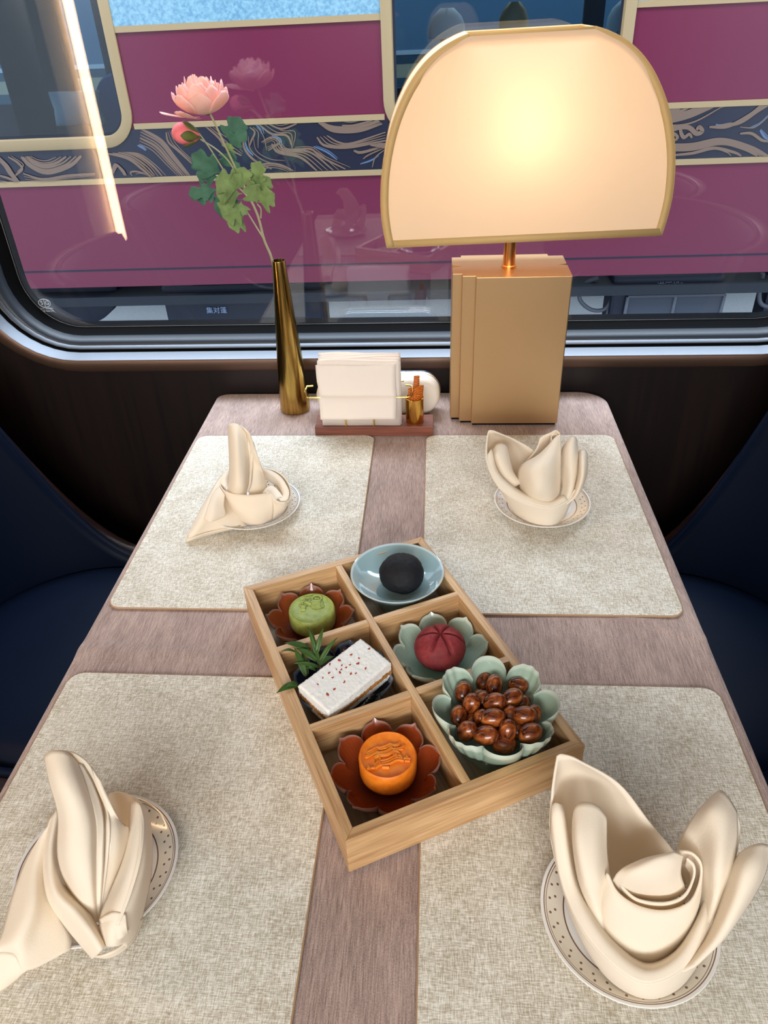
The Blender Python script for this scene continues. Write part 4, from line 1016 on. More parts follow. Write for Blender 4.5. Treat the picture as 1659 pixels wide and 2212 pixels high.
for lf in (((750,850),(860,540),.034,1.187,1.190,g2,.2),((740,840),(930,690),.022,1.187,1.182,g2,.5),((690,1140),(350,930),.034,1.182,1.172,g2,-.2),((640,1170),(400,1130),.026,1.182,1.170,g2,.4),
  ((640,1300),(320,1350),.022,1.186,1.180,g2,.3),((640,1280),(420,1420),.024,1.188,1.184,g2,-.3),((860,1290),(600,1190),.040,1.180,1.168,g1,.1),((880,1340),(610,1340),.034,1.182,1.170,g1,.5),
  ((890,1270),(900,1060),.032,1.184,1.176,g1,0),((900,1290),(790,1130),.022,1.184,1.172,g1,.3),((1040,1450),(960,1220),.030,1.184,1.176,g1,.2),((1010,1270),(1070,1000),.026,1.186,1.182,g1,0),((1040,1300),(1170,1170),.028,1.186,1.180,g1,.4),
  ((1050,1430),(1220,1340),.034,1.184,1.172,g1,.2),((880,1440),(680,1590),.044,1.184,1.176,g1,-.2),((880,1400),(590,1500),.034,1.190,1.184,g2,.2),((900,1560),(745,1690),.034,1.184,1.172,g1,.1),((870,1420),(860,1570),.024,1.182,1.176,g1,.3),
  ((760,900),(700,1050),.024,1.190,1.188,g2,.5),((790,1110),(850,1020),.014,1.184,1.182,g2,0),((780,960),(800,920),.014,1.186,1.184,g2,0),((740,900),(760,820),.018,1.186,1.184,g1,0)): leaf(*lf)

# napkin holder, tissues, sugar cup
HX0, HX1, HY0, HY1 = -.2008, -.0034, 1.086, 1.130
hold = empty('napkin_holder', ((HX0+HX1)/2, (HY0+HY1)/2, .0003), 'brown wooden napkin holder with brass wire hoops', 'napkin holder'); h0 = hold.location.copy()
MB().box((HX0-h0.x, HY0-h0.y, 0), (HX1-h0.x, HY1-h0.y, .0175)).build('wooden_base', M['brown_wood'], hold, smooth=False, bev=.0008)
def wire(yy, nm='wire_frame'):
    mb = MB(); ym = yy
    for s in (-1, 1):
        xc = -.125+s*.0235
        if yy < 1.11: pts = [(xc, ym, .017), (xc, ym, .066), (xc+s*.002, ym, .070), (-.125+s*.080, ym, .070), (-.125+s*.086, ym+.002, .071), (-.125+s*.088, ym+.010, .078), (-.125+s*.086, ym+.020, .081), (-.125+s*.076, ym+.022, .081)]
        else: pts = [(xc, ym, .017), (xc, ym, .074), (xc+s*.002, ym, .078), (-.125+s*.068, ym, .080), (-.125+s*.072, ym-.002, .081)]
        pts = [Vector(p)-h0 for p in pts]
        mb = MB(); mb.tube(pts, .0014, 8); mb.build('wire_hoop', M['wire'], hold)
wire(1.0885); wire(1.128)
GT = 'folded paper napkins in the holder'
for i in range(12):
    y = 1.0925+i*.0028; hz = .130+(.0012, -.002, .0018, -.0008, .0025, -.0015, .001, .003, -.001, .0015, .0022, .003)[i]; xo = .0012*math.sin(i*2.1)
    mb = MB(); rows = []
    nx = 20
    for (yy, zz) in ((y-.0011, .0178), (y-.0012, .07), (y-.0010, hz-.002), (y-.0002, hz), (y+.0008, hz-.0025), (y+.001, .07), (y+.001, .0178)):
        rows.append([Vector((-.188+xo+.1305*k/nx+(.0006*math.sin(i)), yy+.0004*math.sin(k*.6+i), zz+(.0014*math.sin(k*.28+i*2.3) if zz > .1 else 0))) for k in range(nx+1)])
    mb.grid(rows); 
    # closing the two sides keeps each one a thin folded packet
    o = mb.build('paper_napkin', M['tissue'], ang=60, solid=.0003)
    ords = ['second', 'third', 'fourth', 'fifth', 'sixth', 'seventh', 'eighth', 'ninth', 'tenth', 'eleventh']
    lab = 'folded white paper napkin at the back of the wooden holder, nearest the window' if i == 11 else ('white paper napkin standing directly behind the drooping front one' if i == 0 else 'folded white paper napkin, %s sheet behind the drooping front one' % ords[i-1])
    tag(o, lab, 'paper napkin', GT)
mb = MB(); rows = []
for (yy, zz, x0, x1) in ((1.0905,.126,-.1905,-.0625),(1.0885,.1155,-.1905,-.0635),(1.0865,.100,-.190,-.0640),(1.0850,.086,-.188,-.0640),(1.0835,.0765,-.1865,-.0632),(1.0795,.0735,-.1865,-.0630),(1.0755,.0670,-.1870,-.0632),(1.0720,.0540,-.1870,-.0638),(1.0695,.0400,-.1870,-.0645)):
    rows.append([Vector((x0+(x1-x0)*k/16, yy+.0004*math.sin(k*.7), zz+(.0007*math.sin(k*.5) if zz > .1 else 0)+(.006*(k/16) if zz < .04 else 0))) for k in range(17)])
sheet_m = mb; mb.grid([spline([r_[k] for r_ in rows], 3) for k in range(17)])
tag(mb.build('paper_napkin', M['tissue'], ang=180, solid=.0005), 'front white paper napkin drooping over the brass wire', 'paper napkin', GT)
cupc = Vector((-.0345, 1.106, .0180))
mb = MB(); mb.lathe([(.0145, 0), (.0150, .0012), (.0150, .0425), (.0150, .0435), (.0141, .0437), (.0138, .0425), (.0138, .003), (.0005, .003)], 48, capt=True)
o = mb.build('brass_cup', M['gold'], ang=50); o.location = cupc; tag(o, 'small polished brass cup of sugar sticks on the wooden holder', 'cup')
def packet_mat():
    t = NT('sugar_packet'); w = t.new('ShaderNodeTexWave'); w.wave_type = 'RINGS'; w.inputs['Scale'].default_value = 120; w.inputs['Distortion'].default_value = 9; w.inputs['Detail'].default_value = 2
    t.l.new(t.co(), w.inputs[0]); t.base(t.ramp(w.outputs['Fac'], [(.35, srgb(150,70,12)), (.55, srgb(228,124,34))])); t.set(Roughness=.45); return t.m
M['packet'] = packet_mat()
PL = ['tallest orange sugar stick standing above the others', 'orange sugar stick at the left of the brass cup', 'orange sugar stick second from the left in the brass cup', 'orange sugar stick in the middle front of the brass cup', 'orange sugar stick second from the right in the brass cup', 'rightmost orange sugar stick leaning in the brass cup']
for i, (u0, v0, u1, v1, yy, z1) in enumerate(((.000,.004,.004,.006,0,.079),(-.008,.0,-.006,.0,0,.060),(-.005,-.004,-.001,-.005,0,.062),(0,-.006,.004,-.006,0,.064),(.004,-.005,.008,-.004,0,.066),(.007,-.002,.012,-.001,0,.065))):
    a = Vector((u0, v0, .004)); b = Vector((u1, v1, z1)); d = (b-a).normalized(); s = Vector((1, .2+.35*i*.3, 0)); s = (s-d*s.dot(d)).normalized(); n_ = d.cross(s); mb = MB(); rows = []
    w = .0048 if i == 0 else .0042; th = [2*math.pi*k/14 for k in range(14)]
    for t, fl2 in ((0, .1), (.06, .45), (.5, .5), (.9, .45), (.93, .12), (1, .08)): rows.append([a+(b-a)*t+s*w*math.cos(q_)+n_*w*fl2*.7*math.sin(q_) for q_ in th])
    mb.grid(rows, close=True); k0 = 0; mb.f += [list(reversed(range(14))), list(range(5*14, 6*14))]; mb.fm += [0, 0]
    o = mb.build('sugar_stick', M['packet'], ang=60); o.location = cupc; tag(o, PL[i], 'sugar stick', 'sugar sticks in the brass cup')
# rounded white case with chrome rim behind
cs = empty('oval_case', (-.100, 1.178, .0002), 'rounded ivory case with a chrome rim behind the paper napkins', 'case')
def stadium(w, h, inset, y, zc, n=16):
    r_ = h/2-inset; pts = []
    for k in range(n+1): t = R(90-180*k/n); pts.append(Vector((w/2-h/2+r_*math.cos(t), y, zc+r_*math.sin(t))))
    for k in range(n+1): t = R(270-180*k/n); pts.append(Vector((-w/2+h/2+r_*math.cos(t), y, zc+r_*math.sin(t))))
    return pts
Wc, Hc = .216, .068
mb = MB(); rws = [stadium(Wc, Hc, i_, y_, .034) for y_, i_ in ((.010, .0005), (-.010, .0005), (-.017, .003), (-.020, .008), (-.0215, .020))]; mb.grid(rws, close=True); mb.f.append(list(range(len(rws[0])*4, len(rws[0])*5))); mb.fm.append(0)
mb.build('case_body', M['whitecase'], cs, ang=60)
mb = MB(); rws = [stadium(Wc, Hc, i_, y_, .034) for y_, i_ in ((.009, .0), (.011, -.001), (.018, -.001), (.021, .004), (.022, .02))]
for r_ in rws:
    for v in r_: v.z = max(v.z, .0)
mb.grid(rws, close=True); mb.f.append(list(reversed(range(len(rws[0])*4, len(rws[0])*5)))); mb.fm.append(0); mb.build('chrome_rim', M['chrome'], cs, ang=60)

# ------------------------------------------------------------------ armchairs
def armchair(x, y, face, label, zb=.12, rz=0, a0=44, sp=56, pw=2.6):
    e = empty('armchair', (x, y, ZF), label, 'armchair', 'navy tub armchairs round the table', rz)
    Z = -ZF    # local z of table top
    def ztop(phi):
        a = abs(phi); lo, hi = -.295, zb
        if a <= R(a0): t = 0
        else: t = min(1, (a-R(a0))/R(sp))
        return Z+hi+(lo-hi)*(1-(1-t)**pw)
    def rad(z): return .235+.065*max(0, min(1, (z-(Z-.30))/.42))
    N_ = 56; phis = [R(-112)+R(224)*i/N_ for i in range(N_+1)]
    def P(phi, z, off): r_ = rad(z)+off; return Vector((-face*r_*math.cos(phi), r_*math.sin(phi), z))
    mb = MB(); rows = []
    for phi in phis:
        zt = ztop(phi); zb_ = Z-.40
        rows.append([P(phi, zb_, -.002)]+[P(phi, zb_+(zt-zb_)*k/8, -.002) for k in range(1, 9)]+[P(phi, zt+.004, .004), P(phi, zt+.005, .014)])
    mb.grid(rows); mb.build('inner_upholstery', M['navy'], e, ang=180)
    mb = MB(); mb.tube([P(phi, ztop(phi)+.004, .010) for phi in phis], .006, 8); mb.build('piping', M['navy'], e)
    mb = MB(); rows = []
    for phi in phis:
        zt = ztop(phi); zb_ = Z-.52
        rows.append([P(phi, zt+.003, .016), P(phi, zt+.009, .022), P(phi, zt+.009, .036), P(phi, zt, .044)]+[P(phi, zt+(zb_-zt)*k/6, .044) for k in range(1, 7)]+[P(phi, zb_, .0)])
    mb.grid(rows); mb.build('wooden_shell', M['rimwood'], e, ang=50)
    mb = MB(); rows = []
    for r_, z in ((.20, -.42), (.228, -.405), (.236, -.37), (.234, -.315), (.222, -.292), (.19, -.281), (.12, -.276), (.002, -.275)): rows.append([Vector((r_*(math.cos(t)*(1 if math.cos(t)*face < 0 else 1.12)), r_*math.sin(t), Z+z)) for t in [2*math.pi*k/56 for k in range(56)]])
    mb.grid(rows, close=True); mb.f += [list(reversed(range(56))), list(range(7*56, 8*56))]; mb.fm += [0, 0]; mb.build('seat_cushion', M['navy'], e, ang=60)
    MB().lathe([(.22, Z-.46), (.225, Z-.45), (.225, Z-.425), (.20, Z-.415)], 48, capt=True).build('seat_frame', M['rimwood'], e, ang=50)
    for sx, sy in ((1,1),(1,-1),(-1,1),(-1,-1)): MB().tube([(sx*.13, sy*.13, Z-.46), (sx*.17, sy*.17, 0)], [.016, .010], 12).build('leg', M['rimwood'], e)
    return e
armchair(-.605, .868, 1, 'navy tub armchair on the left, beside the window wall', .10, R(-6))
armchair(.405, .872, -1, 'navy tub armchair on the right, with glossy wood rim by the window', .145, R(0), 54, 44, 2.2)
armchair(-.665, .20, 1, 'navy tub armchair at the near left edge of the photo', .10, R(3))
armchair(.475, .20, -1, 'navy tub armchair at the near right edge of the photo', .10, R(-3))
# warm light strip on the left partition (seen mirrored in the window)
ls = empty('light_strip', (-.945, .44, .028), 'vertical warm light strip on the left partition, seen mirrored in the window', 'light')
MB().box((-.009, -.011, 0), (.009, .011, 1.44)).build('glowing_tube', M['strip'], ls, smooth=False)
MB().box((-.050, -.02, -.01), (-.022, .14, 1.46)).build('backing_panel', M['beige'], ls, smooth=False, bev=.003)

# ------------------------------------------------------------------ the train across the track
YT = 3.95
tr = empty('train_carriage', (0, YT, -1.9), 'magenta carriage with cream window frames and a navy scroll band, across the track', 'train carriage')
TR0 = Vector((0, YT, -1.9)); TROT = R(-.36); tr.rotation_euler = (0, TROT, 0)
TI = (Matrix.Translation(TR0) @ Matrix.Rotation(TROT, 4, 'Y') ).inverted()
def TP(u, v, dy=0): p = TI @ Y(u, v, YT+dy); return p
def plate_t(name, x0, x1, z0, z1, y0, y1, m, parent=tr, bev=0):
    return MB().box((x0, y0, z0+1.9), (x1, y1, z1+1.9)).build(name, m, parent, smooth=False, bev=bev)
def hole_panel(name, x0, x1, z0, z1, wins, m):
    """body side with rounded window holes: built as columns between window centres"""
    mb = MB()
    xs = [x0]+[ (wins[i][1]+wins[i+1][0])/2 for i in range(len(wins)-1)]+[x1]
    for (a, b, c, d, r_), l, rr in zip(wins, xs[:-1], xs[1:]):
        inn = [Vector((x, 0, z+1.9)) for x, z in rrect(a, b, c, d, r_, 8)]; mx, mz = (a+b)/2, (c+d)/2; out = []
        n4 = len(inn)//4
        for i, p in enumerate(inn):
            dx, dz = p.x-mx, p.z-1.9-mz
            k = min(((rr-mx) if dx > 0 else (mx-l))/max(abs(dx), 1e-9), ((z1-mz) if dz > 0 else (mz-z0))/max(abs(dz), 1e-9)); out.append(Vector((mx+dx*k, 0, mz+dz*k+1.9)))
        # add exact corners
        cor = [Vector((rr, 0, z1+1.9)), Vector((l, 0, z1+1.9)), Vector((l, 0, z0+1.9)), Vector((rr, 0, z0+1.9))]
        base = mb.add(inn+out+cor, [])
        N_ = len(inn)
        for i in range(N_):
            j = (i+1) % N_; mb.f.append([base+i, base+j, base+N_+j, base+N_+i]); mb.fm.append(0)
            for ci, c_ in enumerate(cor):
                A_, B_ = out[i], out[j]
                on = lambda p, q: abs(p.x-q.x) < 1e-6 or abs(p.z-q.z) < 1e-6
                if on(A_, c_) and on(B_, c_) and not (abs(A_.x-B_.x) < 1e-6 or abs(A_.z-B_.z) < 1e-6): mb.f.append([base+N_+i, base+N_+j, base+2*N_+ci]); mb.fm.append(0)
    return mb.build(name, m, tr, smooth=False)
wins = [(-2.515, -1.505, .105, 1.0, .105), (-.185, .825, .105, 1.0, .105), (2.145, 3.155, .105, 1.0, .105)]
hole_panel('body_side', -4.2, 4.2, -.635, 1.75, wins, M['pink'])
def nband(name, z0, z1, m, y, segs):
    mb = MB()
    for a, b in segs: mb.box((a, y, z0+1.9), (b, y+.004, z1+1.9))
    return mb.build(name, m, tr, smooth=False)
# band is cut by the window frames, which stand proud in front of it
nband('navy_band', -.088, .132, M['bandnavy'], -.004, [(-4.2, 4.2)] if False else [(-4.2, -2.52), (-1.50, -.19), (.83, 2.14), (3.16, 4.2)])
nband('navy_band_lower', -.088, .10, M['bandnavy'], -.004, [(-2.52, -1.50), (-.19, .83), (2.14, 3.16)])
nband('cream_line', -.112, -.086, M['cream'], -.007, [(-4.2, 4.2)])
nband('cream_line', .130, .155, M['cream'], -.007, [(-4.2, -2.56), (-1.455, -.235), (.875, 2.10), (3.20, 4.2)])
nband('cream_line', .525, .550, M['cream'], -.007, [(-1.455, -.235), (.875, 2.10)])
nband('frosted_pane', .550, 1.02, M['frost'], -.005, [(-1.455, -.235), (.875, 2.10)])
nband('panel_seam', -.548, -.540, M['under'], -.0015, [(-4.2, 4.2)])
for a, b, c, d, r_ in wins:
    mb = MB(); rr = [[Vector((x, y_, z+1.9)) for x, z in rrect(a-o_, b+o_, c-o_, d+o_, r_+o_, 10)] for y_, o_ in ((0, .052), (-.012, .052), (-.014, .048), (-.014, .004), (.0, .0), (.03, .0))]
    mb.grid(rr, close=True); f = mb.build('window_frame', M['cream'], tr, ang=40)
    mb = MB(); pts = rrect(a-.002, b+.002, c-.002, d+.002, r_, 10); n = len(pts); mb.add([(x, .02, z+1.9) for x, z in pts], [tuple(range(n))]); mb.build('window_pane', M['coachglass'], f, smooth=False)
    mb = MB(); rr = [[Vector((x, .018, z+1.9)) for x, z in rrect(a+q_, b-q_, c+q_, d-q_, r_-q_, 10)] for q_ in (-.002, .012)]; mb.grid(rr, close=True); mb.build('pane_seal', M['under'], f, smooth=False)
# roof and inside of that carriage (dark box, open windows on its far side)
M['coachdark'] = flat('coach_interior', (.012,.016,.026), .7)
plate_t('roof', -4.2, 4.2, 1.75, 1.8, 0, 2.8, M['cream'])
plate_t('coach_floor', -4.2, 4.2, -.75, -.70, .02, 2.8, M['coachdark'])
mb = MB()
for a, b, c, d in ((-4.2, 4.2, -.75, .02), (-4.2, 4.2, .95, 1.75), (-4.2, -3.9, .02, .95), (-2.62, -2.30, .02, .95), (-1.0, -.5, .02, .95), (1.1, 1.25, .02, .95), (2.9, 4.2, .02, .95)): mb.box((a, 2.75, c+1.9), (b, 2.8, d+1.9))
mb.build('far_side_wall', M['coachdark'], tr, smooth=False)
plate_t('partition', -1.35, -1.0, -.7, 1.75, .1, 2.7, M['coachdark'])
plate_t('reflection_post', -2.66, -2.24, -.7, 1.75, 1.2, 1.3, M['coachdark'])  # added dark post standing in for a column reflected in the glass
# gilt scrollwork on the band
def ribbons(curves, w, m, name, bundles):
    mb = MB(); lay = 0
    for ca, cb, n_, w0, w1 in bundles:
        A_ = spline([TP(u, v) for u, v in ca], 8); B_ = spline([TP(u, v) for u, v in cb], 8)
        L_ = min(len(A_), len(B_))
        if len(A_) != len(B_):
            A_ = [A_[int(i*(len(A_)-1)/(L_-1))] for i in range(L_)]; B_ = [B_[int(i*(len(B_)-1)/(L_-1))] for i in range(L_)]
        for k in range(n_):
            lay += 1; f_ = k/(n_-1) if n_ > 1 else 0; ww = (w0+(w1-w0)*f_)*(1.25 if k % 3 == 0 else .7)
            path = [a.lerp(b, f_) for a, b in zip(A_, B_)]; rows = []
            for i, p in enumerate(path):
                t = (path[min(i+1, L_-1)]-path[max(i-1, 0)]); t.y = 0
                if t.length < 1e-9: t = Vector((1, 0, 0))
                t.normalize(); nn = Vector((-t.z, 0, t.x)); e_ = ww*.5*(.35+.65*math.sin(math.pi*(i+.5)/L_)**.5)
                z0, z1 = -.085+1.9, .129+1.9
                q1, q2 = p+nn*e_, p-nn*e_
                for q_ in (q1, q2): q_.z = min(max(q_.z, z0), z1); q_.y = -.0050-lay*.00006
                rows.append([q1, q2])
            mb.grid(rows)
    return mb.build(name, m, tr, smooth=False)
def b3(u, v): return 240+u/2.765, 220+v/2.767
B = lambda *p: [b3(*q) for q in p]
sw = [
 (B((180,160),(300,230),(380,330),(470,440)), B((170,250),(250,290),(330,370),(400,440)), 6, .014, .008),
 (B((0,310),(110,330),(190,380),(235,445)), B((60,300),(170,310),(260,370),(330,440)), 5, .012, .008),
 (B((330,180),(345,240),(400,290),(520,400)), B((350,170),(390,250),(470,330),(560,400)), 3, .008, .006),
 (B((560,140),(640,210),(690,270),(780,320)), B((600,140),(660,190),(720,230),(790,300)), 3, .009, .006),
 (B((790,210),(800,280),(860,350),(960,400)), B((850,200),(870,290),(950,340),(1040,350)), 3, .009, .006),
 (B((880,130),(960,190),(1050,200),(1080,260)), B((930,120),(1020,170),(1100,180),(1080,290)), 3, .008, .006),
 (B((960,250),(1000,300),(1130,330),(1230,410)), B((1020,250),(1060,280),(1210,290),(1360,405)), 5, .010, .008),
 (B((1090,290),(1190,280),(1260,330),(1400,400)), B((1100,270),(1200,270),(1290,330),(1430,390)), 2, .008, .006),
 (B((820,410),(920,370),(1010,375),(1090,410)), B((850,430),(930,395),(1000,395),(1060,415)), 3, .008, .006),
 (B((1110,130),(1020,160),(940,130)), B((1080,125),(1010,140),(960,122)), 2, .007, .005),
 (B((1230,110),(1330,150),(1470,150),(1600,110)), B((1240,125),(1330,175),(1480,175),(1620,130)), 4, .011, .008),
 (B((1230,210),(1280,260),(1420,270),(1640,230)), B((1290,200),(1360,240),(1440,245),(1640,180)), 4, .010, .007),
 (B((1380,140),(1450,140),(1560,110)), B((1360,110),(1430,120),(1500,108)), 2, .008, .006),
 (B((1450,290),(1500,300),(1640,260)), B((1560,390),(1580,330),(1640,280)), 3, .010, .008),
 (B((130,440),(120,420),(160,415),(250,440)), B((150,430),(170,425),(200,430),(230,445)), 2, .007, .005),
 (B((830,150),(860,180),(840,230),(830,260)), B((870,150),(900,180),(920,230),(930,290)), 3, .007, .006),
 (B((900,240),(960,210),(1010,240),(940,290)), B((920,250),(960,230),(980,250),(930,270)), 3, .006, .005),
]
def b6(u, v): return 1400+u/6.405, 180+v/6.405
B6 = lambda *p: [b6(*q) for q in p]
sw += [
 (B6((-600,430),(-200,500),(180,500),(520,440),(900,300)), B6((-600,340),(-200,400),(140,390),(400,350),(460,300)), 4, .030, .012),
 (B6((-500,560),(200,580),(600,540),(1050,300)), B6((-500,575),(200,590),(620,552),(1060,300)), 1, .006, .006),
 (B6((840,600),(1100,590),(1400,430),(1560,290)), B6((950,590),(1250,540),(1500,380),(1659,290)), 4, .012, .014),
 (B6((-400,900),(260,860),(600,850),(1000,780),(1400,880),(1659,1010)), B6((-400,940),(260,920),(600,910),(1000,830),(1300,900),(1500,1000)), 4, .016, .010),
 (B6((300,990),(600,960),(900,890),(1180,950),(1280,1000)), B6((300,1000),(600,975),(900,905),(1080,950),(1140,1000)), 2, .010, .008),
 (B6((1260,690),(1420,690),(1560,780),(1659,800)), B6((1260,600),(1440,610),(1540,550),(1659,450)), 2, .010, .008),
 (B6((230,700),(300,640),(420,600),(560,610),(660,690),(740,660),(700,600),(660,640)), B6((240,720),(310,670),(430,630),(550,630),(660,700),(730,650),(700,620),(670,650)), 2, .016, .008),
 (B6((430,620),(450,700),(490,745),(560,700),(600,750)), B6((450,620),(470,690),(500,725),(560,690),(590,740)), 2, .012, .008),
 (B6((300,690),(350,690),(400,740),(370,790)), B6((310,700),(360,710),(385,745),(360,780)), 2, .010, .008),
]
def b4(u, v): return u/5.027, v/5.027
B4 = lambda *p: [b4(*q) for q in p]
sw += [
 (B4((240,1700),(340,1800),(520,1870),(760,1800),(890,1690)), B4((340,1690),(420,1730),(520,1740),(620,1700)), 6, .016, .007),
 (B4((100,1700),(200,1760),(250,1830),(180,1900)), B4((130,1690),(240,1760),(260,1800),(200,1860)), 2, .010, .008),
 (B4((0,1740),(60,1800),(110,1880),(180,1960)), B4((0,1700),(90,1790),(150,1880),(220,1970)), 4, .009, .008),
 (B4((260,1880),(480,1940),(760,1900),(1040,1880)), B4((280,1940),(480,1960),(760,1930),(1040,1900)), 3, .009, .006),
 (B4((0,1900),(100,1930),(200,1970)), B4((0,1960),(60,1965),(100,1975)), 2, .010, .008),
 (B4((1220,1860),(1260,1780),(1340,1840),(1380,1900)), B4((1240,1880),(1280,1800),(1330,1850),(1360,1900)), 4, .008, .008),
 (B4((1170,1660),(1400,1720),(1560,1840),(1650,1920)), B4((1300,1650),(1450,1700),(1600,1800),(1690,1900)), 3, .010, .010),
]
sh = lambda c, d: tuple((u+d, v-.036*d) for u, v in c)
first = sw[:17]
sw += [(sh(a, 560), sh(b, 560), n_, w0, w1) for a, b, n_, w0, w1 in first if max(u for u, v in a+b) < 790]
sw += [(sh(a, 1460), sh(b, 1460), n_, w0, w1) for a, b, n_, w0, w1 in first]
ribbons(None, 0, M['gilt'], 'gilt_scrollwork', sw)
ribbons(None, 0, M['giltblue'], 'blue_scroll_highlights', [
 (B((1210,265),(1290,300),(1350,345)), B((1225,262),(1295,290),(1355,335)), 2, .006, .005), (B((1490,370),(1550,350),(1600,320)), B((1495,375),(1550,357),(1600,330)), 1, .006, .005),
 (B((160,260),(190,275),(210,290)), B((165,255),(195,268),(215,285)), 2, .007, .006), (B((860,130),(890,160),(900,190)), B((880,130),(905,160),(915,190)), 2, .006, .006),
 (B((800,230),(815,280),(850,320)), B((805,220),(825,270),(860,310)), 1, .007, .006), (B((960,200),(1010,220),(1020,260)), B((950,215),(1000,235),(1010,260)), 2, .006, .006),
 (B6((930,570),(1000,580),(1150,545)), B6((935,560),(1010,570),(1150,535)), 1, .009, .007), (B6((450,440),(600,400),(740,320)), B6((450,430),(600,390),(730,315)), 1, .010, .01),
 (B6((1400,610),(1520,570),(1659,450)), B6((1420,600),(1540,540),(1659,430)), 2, .007, .006), (B6((1540,650),(1600,740),(1659,780)), B6((1550,630),(1620,700),(1659,740)), 3, .006, .005),
 (B4((0,1740),(50,1790),(100,1860),(170,1960)), B4((20,1730),(80,1810),(130,1890),(190,1970)), 3, .010, .008)])
# underframe
plate_t('equipment_box', -1.53, -.62, -1.25, -.66, .08, .3, M['under'], bev=.02)
plate_t('equipment_box', .95, 1.53, -1.25, -.66, .06, .25, M['under'], bev=.02)
plate_t('equipment_box', 1.78, 2.7, -1.25, -.66, .10, .25, M['under'], bev=.02)
mesh = plate_t('mesh_panel', 1.04, 1.535, -1.1, -.772, .048, .058, M['mesh'])
mb = MB()
for p0, p1 in (((1.035,-.765),(1.54,-.765)),((1.035,-.765),(1.02,-1.15)),((1.285,-.765),(1.28,-1.15)),((1.54,-.765),(1.53,-1.15))): mb.tube([(p0[0], .045, p0[1]+1.9), (p1[0], .045, p1[1]+1.9)], .009, 8)
mb.build('panel_frame', M['pipe'], mesh)
mb = MB(); c_ = Vector((-2.04, .2, -.655+1.9)); mb.lathe([(.20, -.07), (.235, -.06), (.235, .06), (.20, .07)], 48, capt=True)
mb.v = [c_+Vector((v.x, v.z, v.y)) for v in mb.v]; mb.build('wheel', M['under'], tr, ang=40)
mb = MB(); mb.tube(spline([TP(u, v, .1) for u, v in ((1292,600),(1262,615),(1252,645),(1275,668),(1305,668),(1325,640),(1332,600))], 8), .011, 10)
mb.tube(spline([TP(u, v, .1) for u, v in ((1334,590),(1322,640),(1312,680),(1300,720))], 6), .012, 10)
mb.tube(spline([TP(u, v, .1) for u, v in ((1648,590),(1640,640),(1650,660),(1690,664))], 6), .012, 10)
mb.tube(spline([TP(u, v, .1) for u, v in ((655,600),(665,640),(660,655),(640,662))], 6), .010, 10)
mb.build('hanging_hose', M['pipe'], tr)
tx = TP(468, 671, .07); text('stencilled_sign', '集对蓬', .040, facing(tx), flat('stencil_blue_white', srgb(150,170,205), .6), tr, .001)
tx = TP(1447, 617, .05); text('stencilled_sign', '逆压机2', .040, facing(tx), flat('stencil_grey', srgb(110,115,140), .6), tr, .001)
# seen through its windows
def topt(o, l, c): return tag(o, l, c)
ch = empty('armchair', (-1.86, 4.75, -.75), 'navy armchair seen through the left window of the carriage opposite', 'armchair')
mb = MB(); rows = []
for i in range(25):
    t = math.pi*i/24; x = .15*math.cos(t); z = 1.0+(.06*math.sin(t)) if False else .82+.22*math.sin(t)**.6
    rows.append([Vector((x, .10, .45)), Vector((x, .10, z)), Vector((x*1.02, .14, z+.015)), Vector((x, .19, z)), Vector((x, .19, .45))])
mb.grid(rows); M['bluechair'] = flat('blue_fabric', (.02,.07,.20), .7); mb.build('backrest', M['bluechair'], ch, ang=60)
MB().box((-.18, -.35, .40), (.22, .12, .62)).build('seat', M['bluechair'], ch, bev=.05, bseg=4)
MB().box((-.18, -.32, 0), (.22, .15, .40)).build('chair_base', M['coachdark'], ch)
mb = MB(); rows = []
for i in range(13):
    u = i/6-1; rows.append([Vector((-2.02+.13*u*(1+.12*abs(u*(j/6-1))), 4.62-.05*(1-u*u)*(1-(j/6-1)**2), .155+.075*(j/6-1)*(1+.12*abs(u*(j/6-1))))) for j in range(13)])
mb.grid(rows); o = mb.build('cushion', flat('grey_cushion', (.30,.31,.31), .8), ang=180, solid=.02); tag(o, 'pale grey cushion on the armchair in the carriage opposite', 'cushion')
mb = MB().box((-2.42, 4.35, -.05), (-2.08, 4.62, -.03)); mb.box((-2.42, 4.345, -.16), (-2.08, 4.35, -.03)); tag(mb.build('tablecloth', flat('pale_cloth', (.42,.45,.48), .8), smooth=False), 'pale cloth on the table in the carriage opposite', 'tablecloth')
tag(MB().box((-2.40, 4.37, -.75), (-2.10, 4.60, -.051)).build('side_table', M['coachdark'], smooth=False), 'dark table in the carriage opposite, under the pale cloth', 'table')
M['lampwhite'] = flat('unlit_shade', (.62,.66,.62), .7)
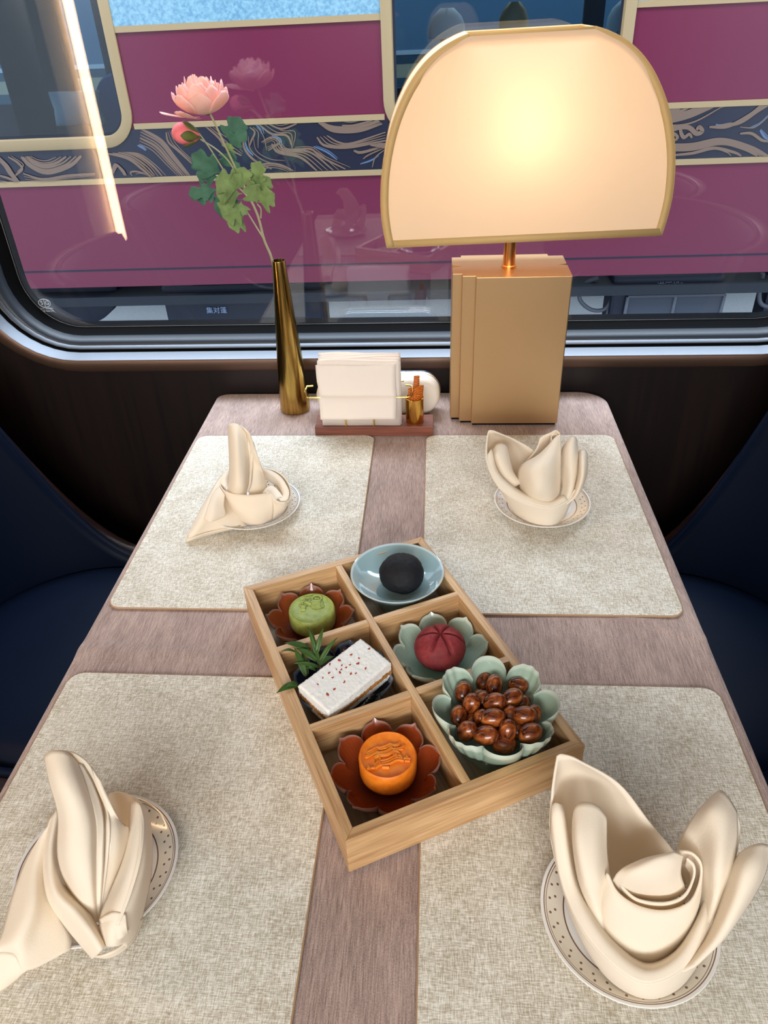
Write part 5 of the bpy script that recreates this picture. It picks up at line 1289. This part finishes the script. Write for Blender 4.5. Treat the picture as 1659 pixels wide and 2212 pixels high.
for k, (x, z, s, lab) in enumerate(((.05, .415, 1.0, 'small domed lamp in the middle window of the carriage opposite, leftmost'), (.40, .43, .8, 'small warm domed lamp in the middle window of the carriage opposite, between two others'), (.98, .42, 1.0, 'small domed lamp in the middle window of the carriage opposite, rightmost'))):
    e = empty('table_lamp', (x, 4.7, -.1), lab, 'lamp', 'lamps in the carriage opposite'); mb = MB()
    mb.lathe([(.098*s, z+.1), (.095*s, z+.16), (.075*s, z+.2), (.035*s, z+.235), (.03*s, z+.235)], 32, capt=True, sy=.5); mb.build('lamp_shade', M['lampwhite'] if k != 1 else M['cream'], e, ang=60)
    mb = MB(); mb.box((-.035, -.02, 0), (.035, .02, z+.1)); mb.build('lamp_base', M['cream'] if k == 1 else M['bronze'], e, smooth=False)
tag(MB().box((-.15, 4.45, -.13), (1.10, 4.95, -.10)).build('table', M['coachdark'], smooth=False), 'long dark table carrying small lamps in the carriage opposite', 'table')
# third train, platform and ground
t3 = empty('train_carriage', (0, 9, -1.9), 'blue grey carriage with a tan stripe, seen through the windows opposite', 'train carriage')
t3.rotation_euler.y = R(-.36)
M['teal'] = flat('coach_blue_grey', (.10,.19,.27), .5); M['tan'] = flat('coach_tan', (.42,.36,.24), .5); M['tealdark'] = flat('coach_dark_teal', (.035,.08,.11), .5); M['whiteline'] = flat('coach_white', (.5,.56,.58), .5)
def t3box(n, z0, z1, m, y=0): return MB().box((-9, y, z0+1.9), (9, .1, z1+1.9)).build(n, m, t3, smooth=False)
t3box('body_side', -.9, 2.0, M['teal']); t3box('tan_stripe', -.085, .04, M['tan'], -.004); t3box('dark_stripe', .04, .12, M['tealdark'], -.006); t3box('white_line', .12, .16, M['whiteline'], -.010); t3box('dark_stripe', -.2, -.085, M['tealdark'], -.006)
pf = MB().box((-9, 6.55, -1.9), (9, 7.36, -1.87)).build('platform', M['concrete'], smooth=False); tag(pf, 'pale concrete ground strip glimpsed beneath the magenta carriage', 'platform')
kb = MB().box((-9, 7.40, -1.9), (9, 7.6, -.9)).build('platform_wall', flat('dark_kerb', (.07,.075,.085), .9), smooth=False); tag(kb, 'dark platform wall in the gap beneath the magenta carriage', 'wall')
gr = MB().box((-14, 1.6, -1.96), (14, 14, -1.9)).build('track_bed', M['ballast'], smooth=False); gr['kind'] = 'structure'
